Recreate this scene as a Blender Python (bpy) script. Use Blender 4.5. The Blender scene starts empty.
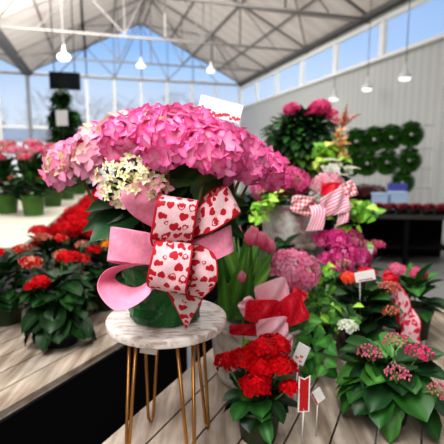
import bpy, math, random
from mathutils import Vector, Matrix
random.seed(7)
R = random.random
U = random.uniform
SC = bpy.context.scene
COL = SC.collection

# ------------------------------------------------------------------ camera
F = 420.0; PITCH = math.radians(8.4); CAMZ = 1.5
cp, sp = math.cos(PITCH), math.sin(PITCH)
def ray(px, py):
    x = (px - 222) / F; u = (222 - py) / F
    return Vector((x, cp + u * sp, u * cp - sp))
def P(px, py, Y):                      # point seen at px,py, at forward distance Y
    d = ray(px, py); t = Y / d.y
    return Vector((d.x * t, Y, CAMZ + d.z * t))
def PZ(px, py, z):                     # point seen at px,py on the height z
    d = ray(px, py); t = (z - CAMZ) / d.z
    return Vector((d.x * t, d.y * t, z))

# ------------------------------------------------------------------ object helpers
def tag(o, label=None, cat=None, group=None, kind=None):
    if label: o['label'] = label
    if cat: o['category'] = cat
    if group: o['group'] = group
    if kind: o['kind'] = kind
    return o
def empty(name, loc, label, cat, group=None, rz=0):
    o = bpy.data.objects.new(name, None); COL.objects.link(o)
    o.empty_display_size = .05
    o.location = loc; o.rotation_euler = (0, 0, rz)
    return tag(o, label, cat, group)
class MB:
    def __init__(s): s.v = []; s.f = []; s.c = []; s.uv = []; s.g = (1, 1, 1)
    def vert(s, p, c=None, uv=(0, 0)):
        s.v.append(tuple(p)); s.c.append(tuple(c or s.g)); s.uv.append(uv); return len(s.v) - 1
    def face(s, *i): s.f.append(tuple(i))
    def build(s, name, m, parent=None, smooth=True, offset=None):
        off = offset if offset is not None else (parent_loc(parent) if parent else Vector((0, 0, 0)))
        me = bpy.data.meshes.new(name)
        me.from_pydata([tuple(Vector(p) - off) for p in s.v], [], s.f)
        a = me.color_attributes.new('Col', 'FLOAT_COLOR', 'POINT')
        a.data.foreach_set('color', [q for c in s.c for q in (c[0], c[1], c[2], 1)])
        b = me.attributes.new('ruv', 'FLOAT_VECTOR', 'POINT')
        b.data.foreach_set('vector', [q for c in s.uv for q in (c[0], c[1], 0)])
        if smooth: me.polygons.foreach_set('use_smooth', [True] * len(me.polygons))
        me.materials.append(m); me.update()
        o = bpy.data.objects.new(name, me); COL.objects.link(o)
        if parent: o.parent = parent
        elif offset is not None: o.location = offset
        return o
    # shapes
    def box(s, c, size, rot=None, col=None):
        c = Vector(c); h = Vector(size) / 2; b = len(s.v)
        for x in (-1, 1):
            for y in (-1, 1):
                for z in (-1, 1):
                    p = Vector((x * h.x, y * h.y, z * h.z))
                    if rot: p = rot @ p
                    s.vert(c + p, col)
        for q in ((0, 1, 3, 2), (4, 6, 7, 5), (0, 4, 5, 1), (2, 3, 7, 6), (0, 2, 6, 4), (1, 5, 7, 3)):
            s.f.append(tuple(b + i for i in q))
    def tube(s, pts, rad, n=6, col=None, cap=True):
        pts = [Vector(p) for p in pts]; m = len(pts)
        if not isinstance(rad, (list, tuple)): rad = [rad] * m
        ref = None; rings = []
        for i, p in enumerate(pts):
            d = (pts[min(i + 1, m - 1)] - pts[max(i - 1, 0)])
            if d.length < 1e-9: d = Vector((0, 0, 1))
            d.normalize()
            if ref is None: ref = d.orthogonal().normalized()
            a = (ref - d * ref.dot(d))
            a = a.normalized() if a.length > 1e-6 else d.orthogonal().normalized()
            ref = a; b = d.cross(a)
            rings.append([s.vert(p + (a * math.cos(2 * math.pi * k / n) + b * math.sin(2 * math.pi * k / n)) * rad[i], col) for k in range(n)])
        for i in range(m - 1):
            for k in range(n):
                s.face(rings[i][k], rings[i][(k + 1) % n], rings[i + 1][(k + 1) % n], rings[i + 1][k])
        if cap: s.f.append(tuple(reversed(rings[0]))); s.f.append(tuple(rings[-1]))
    def lathe(s, c, prof, n=40, col=None, sx=1, sy=1, wob=None):
        c = Vector(c); rings = []
        for (r, z) in prof:
            ring = []
            for k in range(n):
                a = 2 * math.pi * k / n
                rr = r * (wob(a, z) if wob else 1)
                ring.append(s.vert(c + Vector((math.cos(a) * rr * sx, math.sin(a) * rr * sy, z)), col))
            rings.append(ring)
        for i in range(len(rings) - 1):
            for k in range(n):
                s.face(rings[i][k], rings[i][(k + 1) % n], rings[i + 1][(k + 1) % n], rings[i + 1][k])
        s.f.append(tuple(reversed(rings[0]))); s.f.append(tuple(rings[-1]))
    def blob(s, c, r, n=6, m=4, col=None):
        c = Vector(c); rings = []
        for i in range(1, m):
            t = math.pi * i / m
            rings.append([s.vert(c + Vector((math.sin(t) * math.cos(2 * math.pi * k / n) * r[0], math.sin(t) * math.sin(2 * math.pi * k / n) * r[1], math.cos(t) * r[2])), col) for k in range(n)])
        top = s.vert(c + Vector((0, 0, r[2])), col); bot = s.vert(c - Vector((0, 0, r[2])), col)
        for k in range(n):
            s.face(top, rings[0][k], rings[0][(k + 1) % n]); s.face(bot, rings[-1][(k + 1) % n], rings[-1][k])
            for i in range(len(rings) - 1):
                s.face(rings[i][k], rings[i + 1][k], rings[i + 1][(k + 1) % n], rings[i][(k + 1) % n])
def parent_loc(p):
    # parts are built in world space, and parents never carry scale
    v = Vector((0, 0, 0))
    while p: v += Vector(p.location); p = p.parent
    return v
def sub(o, name, mb, m, smooth=True, label=None):
    q = mb.build(name, m, o, smooth)
    if label: q['label'] = label
    return q
def thing1(name, mb, m, loc, label, cat, group=None, smooth=True):
    o = mb.build(name, m, None, smooth, offset=Vector(loc)); return tag(o, label, cat, group)
def struct(name, mb, m, smooth=False):
    o = mb.build(name, m, None, smooth); o['kind'] = 'structure'; return o

# ------------------------------------------------------------------ materials
def newmat(name):
    m = bpy.data.materials.new(name); m.use_nodes = True
    nt = m.node_tree; nt.nodes.clear()
    out = nt.nodes.new('ShaderNodeOutputMaterial')
    return m, nt, out
def N(nt, t, **kw):
    n = nt.nodes.new(t)
    for k, v in kw.items():
        if k.startswith('i_'):
            key = k[2:]
            n.inputs[int(key) if key.isdigit() else key.replace('_', ' ')].default_value = v
        else: setattr(n, k, v)
    return n
def L(nt, a, b): nt.links.new(a, b)
def rgb(r, g, b): return (r, g, b, 1)
def hexc(h):
    h = h.lstrip('#'); o = []
    for i in (0, 2, 4):
        v = int(h[i:i + 2], 16) / 255
        o.append(v / 12.92 if v <= .04045 else ((v + .055) / 1.055) ** 2.4)
    return tuple(o)
def mat(name, col, rough=.5, metal=0, spec=.5, noise=0, nscale=20, bump=0, emit=0, attr=False, trans=0, stretch=None, coat=0):
    m, nt, out = newmat(name)
    b = N(nt, 'ShaderNodeBsdfPrincipled')
    b.inputs['Roughness'].default_value = rough; b.inputs['Metallic'].default_value = metal
    b.inputs['Specular IOR Level'].default_value = spec; b.inputs['Coat Weight'].default_value = coat
    c4 = (col[0], col[1], col[2], 1)
    if attr:
        a = N(nt, 'ShaderNodeAttribute', attribute_name='Col'); src = a.outputs['Color']
    else:
        r = N(nt, 'ShaderNodeRGB'); r.outputs[0].default_value = c4; src = r.outputs[0]
    if noise or bump:
        tc = N(nt, 'ShaderNodeTexCoord'); mp = N(nt, 'ShaderNodeMapping')
        if stretch: mp.inputs['Scale'].default_value = stretch
        L(nt, tc.outputs['Object'], mp.inputs['Vector'])
        nz = N(nt, 'ShaderNodeTexNoise'); nz.inputs['Scale'].default_value = nscale; nz.inputs['Detail'].default_value = 5
        L(nt, mp.outputs[0], nz.inputs['Vector'])
        if noise:
            mr = N(nt, 'ShaderNodeMapRange'); mr.inputs['From Min'].default_value = .3; mr.inputs['From Max'].default_value = .7
            mr.inputs['To Min'].default_value = 1 - noise; mr.inputs['To Max'].default_value = 1 + noise
            L(nt, nz.outputs['Fac'], mr.inputs['Value'])
            mx = N(nt, 'ShaderNodeVectorMath', operation='SCALE'); L(nt, src, mx.inputs[0]); L(nt, mr.outputs[0], mx.inputs['Scale'])
            src = mx.outputs[0]
        if bump:
            bp = N(nt, 'ShaderNodeBump'); bp.inputs['Strength'].default_value = bump; bp.inputs['Distance'].default_value = .01
            L(nt, nz.outputs['Fac'], bp.inputs['Height']); L(nt, bp.outputs[0], b.inputs['Normal'])
    L(nt, src, b.inputs['Base Color'])
    if emit:
        L(nt, src, b.inputs['Emission Color']); b.inputs['Emission Strength'].default_value = emit
    if trans:
        t = N(nt, 'ShaderNodeBsdfTranslucent'); L(nt, src, t.inputs['Color'])
        mx = N(nt, 'ShaderNodeMixShader'); mx.inputs[0].default_value = trans
        L(nt, b.outputs[0], mx.inputs[1]); L(nt, t.outputs[0], mx.inputs[2]); L(nt, mx.outputs[0], out.inputs[0])
    else: L(nt, b.outputs[0], out.inputs[0])
    return m
M = {}
M['petal'] = mat('petal', (1, 1, 1), .65, attr=True, trans=.3, spec=.12)
M['leaf'] = mat('leaf', (1, 1, 1), .5, attr=True, trans=.15, spec=.25)
M['gloss'] = mat('glossy_leaf', (1, 1, 1), .38, attr=True, trans=.1, spec=.3)
M['stem'] = mat('stem', (1, 1, 1), .6, attr=True)
M['brass'] = mat('brushed_brass', hexc('b3824a'), .33, metal=.85, noise=.1)
M['zinc'] = mat('zinc', hexc('9a9690'), .6, metal=.25, noise=.25, nscale=9, bump=.2)
M['zincpink'] = None
M['foil'] = mat('green_foil', hexc('1d5c28'), .3, noise=.5, nscale=22, bump=1.0, spec=.4)
M['potgreen'] = mat('green_plastic', hexc('46702a'), .5)
M['potdark'] = mat('dark_green_plastic', hexc('26361c'), .45)
M['potblack'] = mat('black_plastic', hexc('16181a'), .5)
M['soil'] = mat('potting_soil', hexc('2a1c14'), .95, noise=.4, nscale=60, bump=.5)
M['pinkribbon'] = mat('pink_ribbon', hexc('f9a0be'), .75, trans=.12, noise=.1, nscale=120, bump=.12, spec=.2)
M['white'] = mat('white_card', hexc('eeeeee'), .6, trans=.1)
M['redcard'] = mat('red_card', hexc('b8101c'), .5)
M['steel'] = mat('galvanised_steel', hexc('6c6a68'), .5, metal=.35, noise=.08)
M['blackmat'] = mat('matt_black', (.004, .004, .005), .9, spec=.1)
M['blackplastic'] = mat('black_gloss', (.006, .006, .007), .7, spec=.12)
M['lamp'] = mat('lamp_glass', (1, 1, 1), .4, emit=1.0)
M['whitemetal'] = mat('white_metal', hexc('dedede'), .45)
M['screen'] = mat('screen_face', hexc('16181a'), .8, noise=.6, nscale=3, spec=.1)
M['bark'] = mat('bark', hexc('6a6058'), .9)
M['blue'] = mat('blue_box', hexc('b8d2ee'), .6)
M['violet'] = mat('violet_box', hexc('5a5fb4'), .6)
M['cream'] = mat('cream_bench', hexc('d9d2c2'), .7, noise=.08, nscale=6)
M['ctr'] = mat('orange_clay', hexc('b4582c'), .8)

def wood_mat(name, base, dark, scale=1.0):
    m, nt, out = newmat(name)
    b = N(nt, 'ShaderNodeBsdfPrincipled', i_Roughness=.75)
    a = N(nt, 'ShaderNodeAttribute', attribute_name='Col')
    tc = N(nt, 'ShaderNodeTexCoord'); mp = N(nt, 'ShaderNodeMapping'); mp.inputs['Scale'].default_value = (28 * scale, 3 * scale, 28 * scale)
    L(nt, tc.outputs['Object'], mp.inputs[0])
    nz = N(nt, 'ShaderNodeTexNoise', i_Scale=1.0, i_Detail=6.0); L(nt, mp.outputs[0], nz.inputs['Vector'])
    n2 = N(nt, 'ShaderNodeTexNoise', i_Scale=5.0, i_Detail=4.0); L(nt, tc.outputs['Object'], n2.inputs['Vector'])
    r = N(nt, 'ShaderNodeValToRGB'); r.color_ramp.elements[0].position = .35; r.color_ramp.elements[1].position = .62
    r.color_ramp.elements[0].color = (*dark, 1); r.color_ramp.elements[1].color = (*base, 1)
    L(nt, nz.outputs['Fac'], r.inputs[0])
    mr = N(nt, 'ShaderNodeMapRange'); mr.inputs[1].default_value = .35; mr.inputs[2].default_value = .65; mr.inputs[3].default_value = .75; mr.inputs[4].default_value = 1.15
    L(nt, n2.outputs['Fac'], mr.inputs[0])
    v = N(nt, 'ShaderNodeVectorMath', operation='SCALE'); L(nt, r.outputs[0], v.inputs[0]); L(nt, mr.outputs[0], v.inputs['Scale'])
    w = N(nt, 'ShaderNodeVectorMath', operation='MULTIPLY'); L(nt, v.outputs[0], w.inputs[0]); L(nt, a.outputs['Color'], w.inputs[1])
    L(nt, w.outputs[0], b.inputs['Base Color'])
    bp = N(nt, 'ShaderNodeBump', i_Strength=.3, i_Distance=.004); L(nt, nz.outputs['Fac'], bp.inputs['Height']); L(nt, bp.outputs[0], b.inputs['Normal'])
    L(nt, b.outputs[0], out.inputs[0]); return m
M['boards'] = wood_mat('weathered_boards', hexc('b8ada0'), hexc('806f60'))
M['greywood'] = wood_mat('grey_timber', hexc('9c9288'), hexc('6a625c'))

def marble():
    m, nt, out = newmat('marble')
    b = N(nt, 'ShaderNodeBsdfPrincipled', i_Roughness=.28)
    tc = N(nt, 'ShaderNodeTexCoord'); mp = N(nt, 'ShaderNodeMapping'); mp.inputs['Rotation'].default_value = (0, 0, .5); mp.inputs['Scale'].default_value = (9, 26, 12)
    L(nt, tc.outputs['Object'], mp.inputs[0])
    nz = N(nt, 'ShaderNodeTexNoise', i_Scale=3.2, i_Detail=9.0, i_Distortion=.6); L(nt, mp.outputs[0], nz.inputs['Vector'])
    r = N(nt, 'ShaderNodeValToRGB'); e = r.color_ramp.elements
    e[0].position = .3; e[0].color = (*hexc('c4b6ae'), 1); e[1].position = .62; e[1].color = (*hexc('ebe6e1'), 1)
    q = e.new(.47); q.color = (*hexc('dbd0ca'), 1); q = e.new(.43); q.color = (*hexc('bfaaa0'), 1)
    L(nt, nz.outputs['Fac'], r.inputs[0]); L(nt, r.outputs[0], b.inputs['Base Color']); L(nt, b.outputs[0], out.inputs[0]); return m
M['marble'] = marble()

def zincpink():
    m, nt, out = newmat('distressed_zinc')
    b = N(nt, 'ShaderNodeBsdfPrincipled', i_Roughness=.7)
    tc = N(nt, 'ShaderNodeTexCoord')
    n1 = N(nt, 'ShaderNodeTexNoise', i_Scale=11.0, i_Detail=6.0, i_Roughness=.7); L(nt, tc.outputs['Object'], n1.inputs['Vector'])
    r = N(nt, 'ShaderNodeValToRGB'); e = r.color_ramp.elements
    e[0].position = .36; e[0].color = (*hexc('dcd8d2'), 1); e[1].position = .66; e[1].color = (*hexc('b0606f'), 1)
    q = e.new(.5); q.color = (*hexc('c4c2bd'), 1); q = e.new(.56); q.color = (*hexc('b0a2a2'), 1)
    L(nt, n1.outputs['Fac'], r.inputs[0]); L(nt, r.outputs[0], b.inputs['Base Color']); L(nt, b.outputs[0], out.inputs[0]); return m
M['zincpink'] = zincpink()

def mathn(nt, op, a, b=None, c=None):
    n = N(nt, 'ShaderNodeMath', operation=op)
    for i, x in enumerate((a, b, c)):
        if x is None: continue
        if isinstance(x, (int, float)): n.inputs[i].default_value = x
        else: L(nt, x, n.inputs[i])
    return n.outputs[0]
def heart_layer(nt, uv, scale, offs, prob):
    sc = N(nt, 'ShaderNodeVectorMath', operation='MULTIPLY_ADD'); L(nt, uv, sc.inputs[0]); sc.inputs[1].default_value = (scale, scale, 0); sc.inputs[2].default_value = (offs, offs * 1.7, 0)
    s0_ = N(nt, 'ShaderNodeSeparateXYZ'); L(nt, sc.outputs[0], s0_.inputs[0])
    cb = N(nt, 'ShaderNodeCombineXYZ'); L(nt, mathn(nt, 'ADD', s0_.outputs[0], mathn(nt, 'MULTIPLY', mathn(nt, 'FLOOR', s0_.outputs[1]), .37)), cb.inputs[0]); L(nt, s0_.outputs[1], cb.inputs[1])
    sc = cb
    fl = N(nt, 'ShaderNodeVectorMath', operation='FLOOR'); L(nt, sc.outputs[0], fl.inputs[0])
    fr = N(nt, 'ShaderNodeVectorMath', operation='FRACTION'); L(nt, sc.outputs[0], fr.inputs[0])
    wn = N(nt, 'ShaderNodeTexWhiteNoise', noise_dimensions='3D'); L(nt, fl.outputs[0], wn.inputs['Vector'])
    sx = N(nt, 'ShaderNodeSeparateXYZ'); L(nt, wn.outputs['Color'], sx.inputs[0])
    # centred coordinates with a random rotation and size in every cell
    c0 = N(nt, 'ShaderNodeVectorMath', operation='SUBTRACT'); L(nt, fr.outputs[0], c0.inputs[0]); c0.inputs[1].default_value = (.5, .5, 0)
    rot = N(nt, 'ShaderNodeVectorRotate', rotation_type='Z_AXIS'); L(nt, c0.outputs[0], rot.inputs['Vector'])
    ang = mathn(nt, 'MULTIPLY', mathn(nt, 'SUBTRACT', sx.outputs[0], .5), 1.1); L(nt, ang, rot.inputs['Angle'])
    size = mathn(nt, 'ADD', mathn(nt, 'MULTIPLY', sx.outputs[1], 1.3), 2.5)
    s2 = N(nt, 'ShaderNodeVectorMath', operation='SCALE'); L(nt, rot.outputs[0], s2.inputs[0]); L(nt, size, s2.inputs['Scale'])
    xy = N(nt, 'ShaderNodeSeparateXYZ'); L(nt, s2.outputs[0], xy.inputs[0])
    x, y = xy.outputs[0], mathn(nt, 'ADD', xy.outputs[1], .1)
    x2 = mathn(nt, 'MULTIPLY', x, x); y2 = mathn(nt, 'MULTIPLY', y, y)
    q = mathn(nt, 'SUBTRACT', mathn(nt, 'ADD', x2, y2), 1.0)
    q3 = mathn(nt, 'MULTIPLY', mathn(nt, 'MULTIPLY', q, q), q)
    fval = mathn(nt, 'SUBTRACT', q3, mathn(nt, 'MULTIPLY', x2, mathn(nt, 'MULTIPLY', y2, y)))
    inside = mathn(nt, 'LESS_THAN', fval, 0.0)
    ring = mathn(nt, 'MULTIPLY', inside, mathn(nt, 'GREATER_THAN', fval, -.3))
    isfill = mathn(nt, 'GREATER_THAN', sx.outputs[2], .33)
    m_ = mathn(nt, 'ADD', mathn(nt, 'MULTIPLY', inside, isfill), mathn(nt, 'MULTIPLY', ring, mathn(nt, 'SUBTRACT', 1.0, isfill)))
    keep = mathn(nt, 'LESS_THAN', wn.outputs['Value'], prob)
    return mathn(nt, 'MULTIPLY', m_, keep)
def heart_mat(name, base, red, s1=42, s2=88, sheer=.12, edge=True, gloss=.7):
    m, nt, out = newmat(name)
    a = N(nt, 'ShaderNodeAttribute', attribute_name='ruv'); uv = a.outputs['Vector']
    h = mathn(nt, 'MAXIMUM', heart_layer(nt, uv, s1, .37, .92), heart_layer(nt, uv, s2, 5.1, .22))
    sp_ = N(nt, 'ShaderNodeSeparateXYZ'); L(nt, uv, sp_.inputs[0])
    # wired edges are stored in vertex colour red
    c = N(nt, 'ShaderNodeAttribute', attribute_name='Col'); cs = N(nt, 'ShaderNodeSeparateXYZ'); L(nt, c.outputs['Color'], cs.inputs[0])
    if edge: h = mathn(nt, 'MAXIMUM', h, mathn(nt, 'GREATER_THAN', cs.outputs[0], .5))
    vor = N(nt, 'ShaderNodeTexVoronoi', i_Scale=210.0); L(nt, uv, vor.inputs['Vector'])
    dots = mathn(nt, 'LESS_THAN', vor.outputs['Distance'], .28)
    mx0 = N(nt, 'ShaderNodeMixRGB'); mx0.inputs[1].default_value = (*base, 1); mx0.inputs[2].default_value = (.95, .9, .9, 1)
    L(nt, mathn(nt, 'MULTIPLY', dots, .5), mx0.inputs[0])
    mx = N(nt, 'ShaderNodeMixRGB'); L(nt, h, mx.inputs[0]); L(nt, mx0.outputs[0], mx.inputs[1]); mx.inputs[2].default_value = (*red, 1)
    b = N(nt, 'ShaderNodeBsdfPrincipled', i_Roughness=gloss); L(nt, mx.outputs[0], b.inputs['Base Color'])
    t = N(nt, 'ShaderNodeBsdfTranslucent'); L(nt, mx.outputs[0], t.inputs[0])
    s1_ = N(nt, 'ShaderNodeMixShader'); s1_.inputs[0].default_value = .25; L(nt, b.outputs[0], s1_.inputs[1]); L(nt, t.outputs[0], s1_.inputs[2])
    tr = N(nt, 'ShaderNodeBsdfTransparent'); s2_ = N(nt, 'ShaderNodeMixShader')
    L(nt, mathn(nt, 'MULTIPLY', mathn(nt, 'SUBTRACT', 1.0, h), sheer), s2_.inputs[0]); L(nt, s1_.outputs[0], s2_.inputs[1]); L(nt, tr.outputs[0], s2_.inputs[2])
    L(nt, s2_.outputs[0], out.inputs[0]); return m
RED = hexc('c00a28')
M['heart'] = heart_mat('heart_ribbon', hexc('f2cdd3'), RED, 47, 84)
M['heartsheer'] = heart_mat('sheer_heart_ribbon', hexc('ecdcdd'), RED, 47, 84, sheer=.4)
M['heartbig'] = heart_mat('heart_dotted_ribbon', hexc('f3c9d2'), hexc('d82848'), 34, 60, sheer=.05)
M['redmesh'] = mat('red_mesh_ribbon', hexc('dc1534'), .45, noise=.35, nscale=140, trans=.3)
M['paleribbon'] = mat('pale_pink_ribbon', hexc('fac8d6'), .45, trans=.2)
def check_mat(name, c1, c2, sx, sy):
    m, nt, out = newmat(name)
    a = N(nt, 'ShaderNodeAttribute', attribute_name='ruv'); s = N(nt, 'ShaderNodeSeparateXYZ'); L(nt, a.outputs['Vector'], s.inputs[0])
    def band(v, k): return mathn(nt, 'GREATER_THAN', mathn(nt, 'FRACT', mathn(nt, 'MULTIPLY', v, k)), .5)
    v = band(s.outputs[0], sx)
    if sy: v = mathn(nt, 'MULTIPLY', mathn(nt, 'ADD', v, band(s.outputs[1], sy)), .5)
    mx = N(nt, 'ShaderNodeMixRGB'); L(nt, v, mx.inputs[0]); mx.inputs[1].default_value = (*c1, 1); mx.inputs[2].default_value = (*c2, 1)
    b = N(nt, 'ShaderNodeBsdfPrincipled', i_Roughness=.7); L(nt, mx.outputs[0], b.inputs['Base Color']); L(nt, b.outputs[0], out.inputs[0]); return m
M['gingham'] = check_mat('red_gingham', hexc('f6e4e6'), hexc('cf1433'), 55, 55)
M['stripe'] = check_mat('pink_stripe', hexc('f6e6ea'), hexc('e0668c'), 0.01, 0)
M['stripe'] = check_mat('pink_stripe_ribbon', hexc('f8e4ea'), hexc('e56f94'), 75, 0)

def glass_mat(name, tint, alpha):
    m, nt, out = newmat(name)
    tr = N(nt, 'ShaderNodeBsdfTransparent'); df = N(nt, 'ShaderNodeBsdfTranslucent'); df.inputs[0].default_value = (*tint, 1)
    d2 = N(nt, 'ShaderNodeBsdfDiffuse'); d2.inputs[0].default_value = (*tint, 1)
    a0 = N(nt, 'ShaderNodeMixShader'); a0.inputs[0].default_value = .5; L(nt, df.outputs[0], a0.inputs[1]); L(nt, d2.outputs[0], a0.inputs[2])
    mx = N(nt, 'ShaderNodeMixShader'); mx.inputs[0].default_value = alpha; L(nt, tr.outputs[0], mx.inputs[1]); L(nt, a0.outputs[0], mx.inputs[2])
    L(nt, mx.outputs[0], out.inputs[0]); return m
M['glazing'] = glass_mat('hazy_glazing', (.9, .91, .93), .3)
M['clerestory'] = glass_mat('clerestory_glazing', (.88, .92, .97), .35)

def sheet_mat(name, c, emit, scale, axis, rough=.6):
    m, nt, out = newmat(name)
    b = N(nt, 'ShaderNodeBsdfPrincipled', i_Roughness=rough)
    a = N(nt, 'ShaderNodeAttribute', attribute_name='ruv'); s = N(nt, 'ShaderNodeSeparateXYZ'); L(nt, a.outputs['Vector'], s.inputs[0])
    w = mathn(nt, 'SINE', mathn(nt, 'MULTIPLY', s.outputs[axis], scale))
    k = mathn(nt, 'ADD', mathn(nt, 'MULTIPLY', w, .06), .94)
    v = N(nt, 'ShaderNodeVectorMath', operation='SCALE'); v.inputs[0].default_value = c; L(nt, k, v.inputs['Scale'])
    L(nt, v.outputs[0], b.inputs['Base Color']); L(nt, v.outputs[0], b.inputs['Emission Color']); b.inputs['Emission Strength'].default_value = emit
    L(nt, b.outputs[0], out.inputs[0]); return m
M['roof'] = sheet_mat('glowing_roof_sheet', hexc('c4bab1'), .26, 12, 0)  # even emission stands in for daylight passing through the roof sheet
M['walls'] = sheet_mat('corrugated_wall_sheet', hexc('b4b4b0'), .1, 30, 0)  # slight emission added to brighten the wall; the sheet is no lamp
M['floor'] = mat('polished_concrete', hexc('8e8e8c'), .5, noise=.12, nscale=1.5)
M['ground'] = mat('outside_ground', hexc('a9a497'), .9, noise=.1, nscale=.4)
M['pale'] = mat('pale_siding', hexc('e4e2de'), .8)

# ------------------------------------------------------------------ plant parts
def mixc(a, b, t): return tuple(a[i] * (1 - t) + b[i] * t for i in range(3))
def jit(c, k=.12):
    q = 1 + U(-k, k); return tuple(max(0, x * q) for x in c)
def frame(n):
    n = n.normalized(); a = n.orthogonal().normalized(); b = n.cross(a); return a, b, n
PINK = [hexc('e8529f'), hexc('f06cb2'), hexc('f48cc4'), hexc('d83c88'), hexc('ee5aa6')]
PALE = [hexc('ee96be'), hexc('f2aac8'), hexc('ea80ae'), hexc('e4c8a8'), hexc('ee8cb6')]
CREAM = hexc('e4e3a8')
def floret(mb, c, n, r, col, ctr=None, petals=4, cup=.25, hi=True, spin=None, edge=None):
    a, b, n = frame(n); t0 = U(0, 6.28) if spin is None else spin
    ctr = ctr or (mixc(col, (1, .9, .75), .35) if hi else tuple(x * .55 for x in col))  # low-detail centres darkened, depth put into their colour
    i0 = mb.vert(c, ctr)
    for k in range(petals):
        t = t0 + k * 2 * math.pi / petals + U(-.08, .08)
        d = a * math.cos(t) + b * math.sin(t); w = b * math.cos(t) - a * math.sin(t)
        rr = r * U(.9, 1.1); hw = rr * (.46 if petals == 4 else .42); q = U(.6, 1.5) * cup
        cc = jit(col, .1); ce = edge or mixc(cc, tuple(x * .7 for x in cc), .35)
        if hi:
            tw = U(-.12, .12)
            l1 = mb.vert(c + d * rr * .38 + w * hw * .85 + n * rr * (q * .45 + tw), cc); r1 = mb.vert(c + d * rr * .38 - w * hw * .85 + n * rr * (q * .45 - tw), cc)
            m1 = mb.vert(c + d * rr * .5 + n * rr * q * .05, mixc(cc, (1, .85, .92), .3))
            l2 = mb.vert(c + d * rr * .7 + w * hw * .74 + n * rr * (q * .75 + tw), ce); r2 = mb.vert(c + d * rr * .7 - w * hw * .74 + n * rr * (q * .75 - tw), ce)
            tp = mb.vert(c + d * rr * 1.15 + n * rr * q * .45, ce)
            mb.face(i0, r1, m1); mb.face(i0, m1, l1); mb.face(r1, r2, m1); mb.face(m1, r2, tp); mb.face(m1, tp, l2); mb.face(l1, m1, l2)
        else:
            l1 = mb.vert(c + d * rr * .6 + w * hw + n * rr * q * .6, cc); r1 = mb.vert(c + d * rr * .6 - w * hw + n * rr * q * .6, cc)
            tp = mb.vert(c + d * rr + n * rr * q * .5, ce)
            mb.face(i0, r1, tp, l1)
def mophead(mb, c, rad, cols, fr, n, hi=True, up=Vector((0, 0, 1)), flat=.72, cover=.5, creamy=0, ctrc=None):
    """a dome of florets"""
    a, b, u = frame(up)
    ga = math.pi * (3 - math.sqrt(5))
    for k in range(n):
        z = 1 - (k + .5) / n * (1 + cover)
        rr = math.sqrt(max(0, 1 - z * z)); t = k * ga
        d = (a * math.cos(t) + b * math.sin(t)) * rr + u * z
        p = c + (d - u * d.dot(u)) * rad * U(.9, 1.06) + u * d.dot(u) * rad * flat * U(.92, 1.08)
        nn = (d + Vector((U(-.55, .55), U(-.6, .4), U(-.35, .5)))).normalized()
        col = random.choice(cols); col = mixc(col, random.choice(cols), R() * .5)
        if R() < creamy: col = mixc(CREAM, col, U(0, .5))
        col = mixc(col, tuple(x * .6 for x in col), .6 if z < -.15 else 0)  # florets under the dome darkened, shade put into their colour
        floret(mb, p, nn, fr * U(.8, 1.15), col, ctr=ctrc, hi=hi)
def leaf(mb, base, d, up, ln, w, col, droop=.3, fold=.25, serr=0, nseg=7, tipc=None, shape=1.0):
    d = d.normalized(); s = d.cross(up)
    if s.length < 1e-4: s = d.orthogonal()
    s.normalize(); n0 = s.cross(d).normalized()
    rows = []; mid = tuple(min(1, x * 1.5 + .01) for x in col)
    for i in range(nseg + 1):
        t = i / nseg
        ang = -droop * t * 1.6
        c = base + d * ln * t * math.cos(ang * .6) + n0 * ln * (math.sin(ang) * t * .6)
        ww = w * .5 * (math.sin(math.pi * t ** (.75 * abs(shape) if shape > 0 else 1.15)) ** (.8 if shape > 0 else .55) if 0 < t < 1 else 0.02)
        if serr and i % 2 and i < nseg: ww *= 1 + serr
        nn = n0
        cc = jit(col, .08)
        rows.append([mb.vert(c - s * ww + nn * ww * fold, cc), mb.vert(c - s * ww * .5 + nn * ww * fold * .42, mixc(cc, tuple(x * .8 for x in cc), .5)), mb.vert(c, mid),
                     mb.vert(c + s * ww * .5 + nn * ww * fold * .42, mixc(cc, tuple(x * .8 for x in cc), .5)), mb.vert(c + s * ww + nn * ww * fold, cc)])
    for i in range(nseg):
        for k in range(4): mb.face(rows[i][k], rows[i][k + 1], rows[i + 1][k + 1], rows[i + 1][k])
def potshape(mb, c, r, h, taper=.78, lip=True, n=32, col=None, sx=1, sy=1):
    pr = [(r * taper, 0), (r * taper * 1.005, .004), (r * .97, h * .86)]
    if lip: pr += [(r * 1.03, h * .87), (r * 1.05, h), (r * .97, h), (r * .95, h * .9)]
    else: pr += [(r, h), (r * .96, h), (r * .94, h * .9)]
    mb.lathe(c, pr, n, col, sx, sy)
GREEN = [hexc('264f20'), hexc('306226'), hexc('1f421c'), hexc('3e7430')]
DARK = [hexc('193618'), hexc('20441d'), hexc('142c15')]
BRIGHT = [hexc('7fb236'), hexc('95c545'), hexc('6aa336'), hexc('a8cf55')]
def foliage(mb, c, n, r0, h, ln, w, cols, droop=.3, serr=0, up=.3, jr=.3, shape=1.0, nseg=6):
    c = Vector(c)
    for k in range(n):
        t = k * 2.399 + U(-.5, .5); z = (k + .5) / n
        el = up + z * .9 + U(-.4, .4)
        d = Vector((math.cos(t) * math.cos(el), math.sin(t) * math.cos(el), math.sin(el)))
        b = c + Vector((math.cos(t), math.sin(t), 0)) * r0 * (1 - z * .7) * U(.7, 1.1) + Vector((0, 0, h * z))
        leaf(mb, b, d, Vector((U(-jr, jr), U(-jr, jr), 1)), ln * U(.6, 1.2), w * U(.65, 1.2), jit(random.choice(cols), .2), droop * U(.4, 1.5), .3, serr, nseg, shape=shape)
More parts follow.
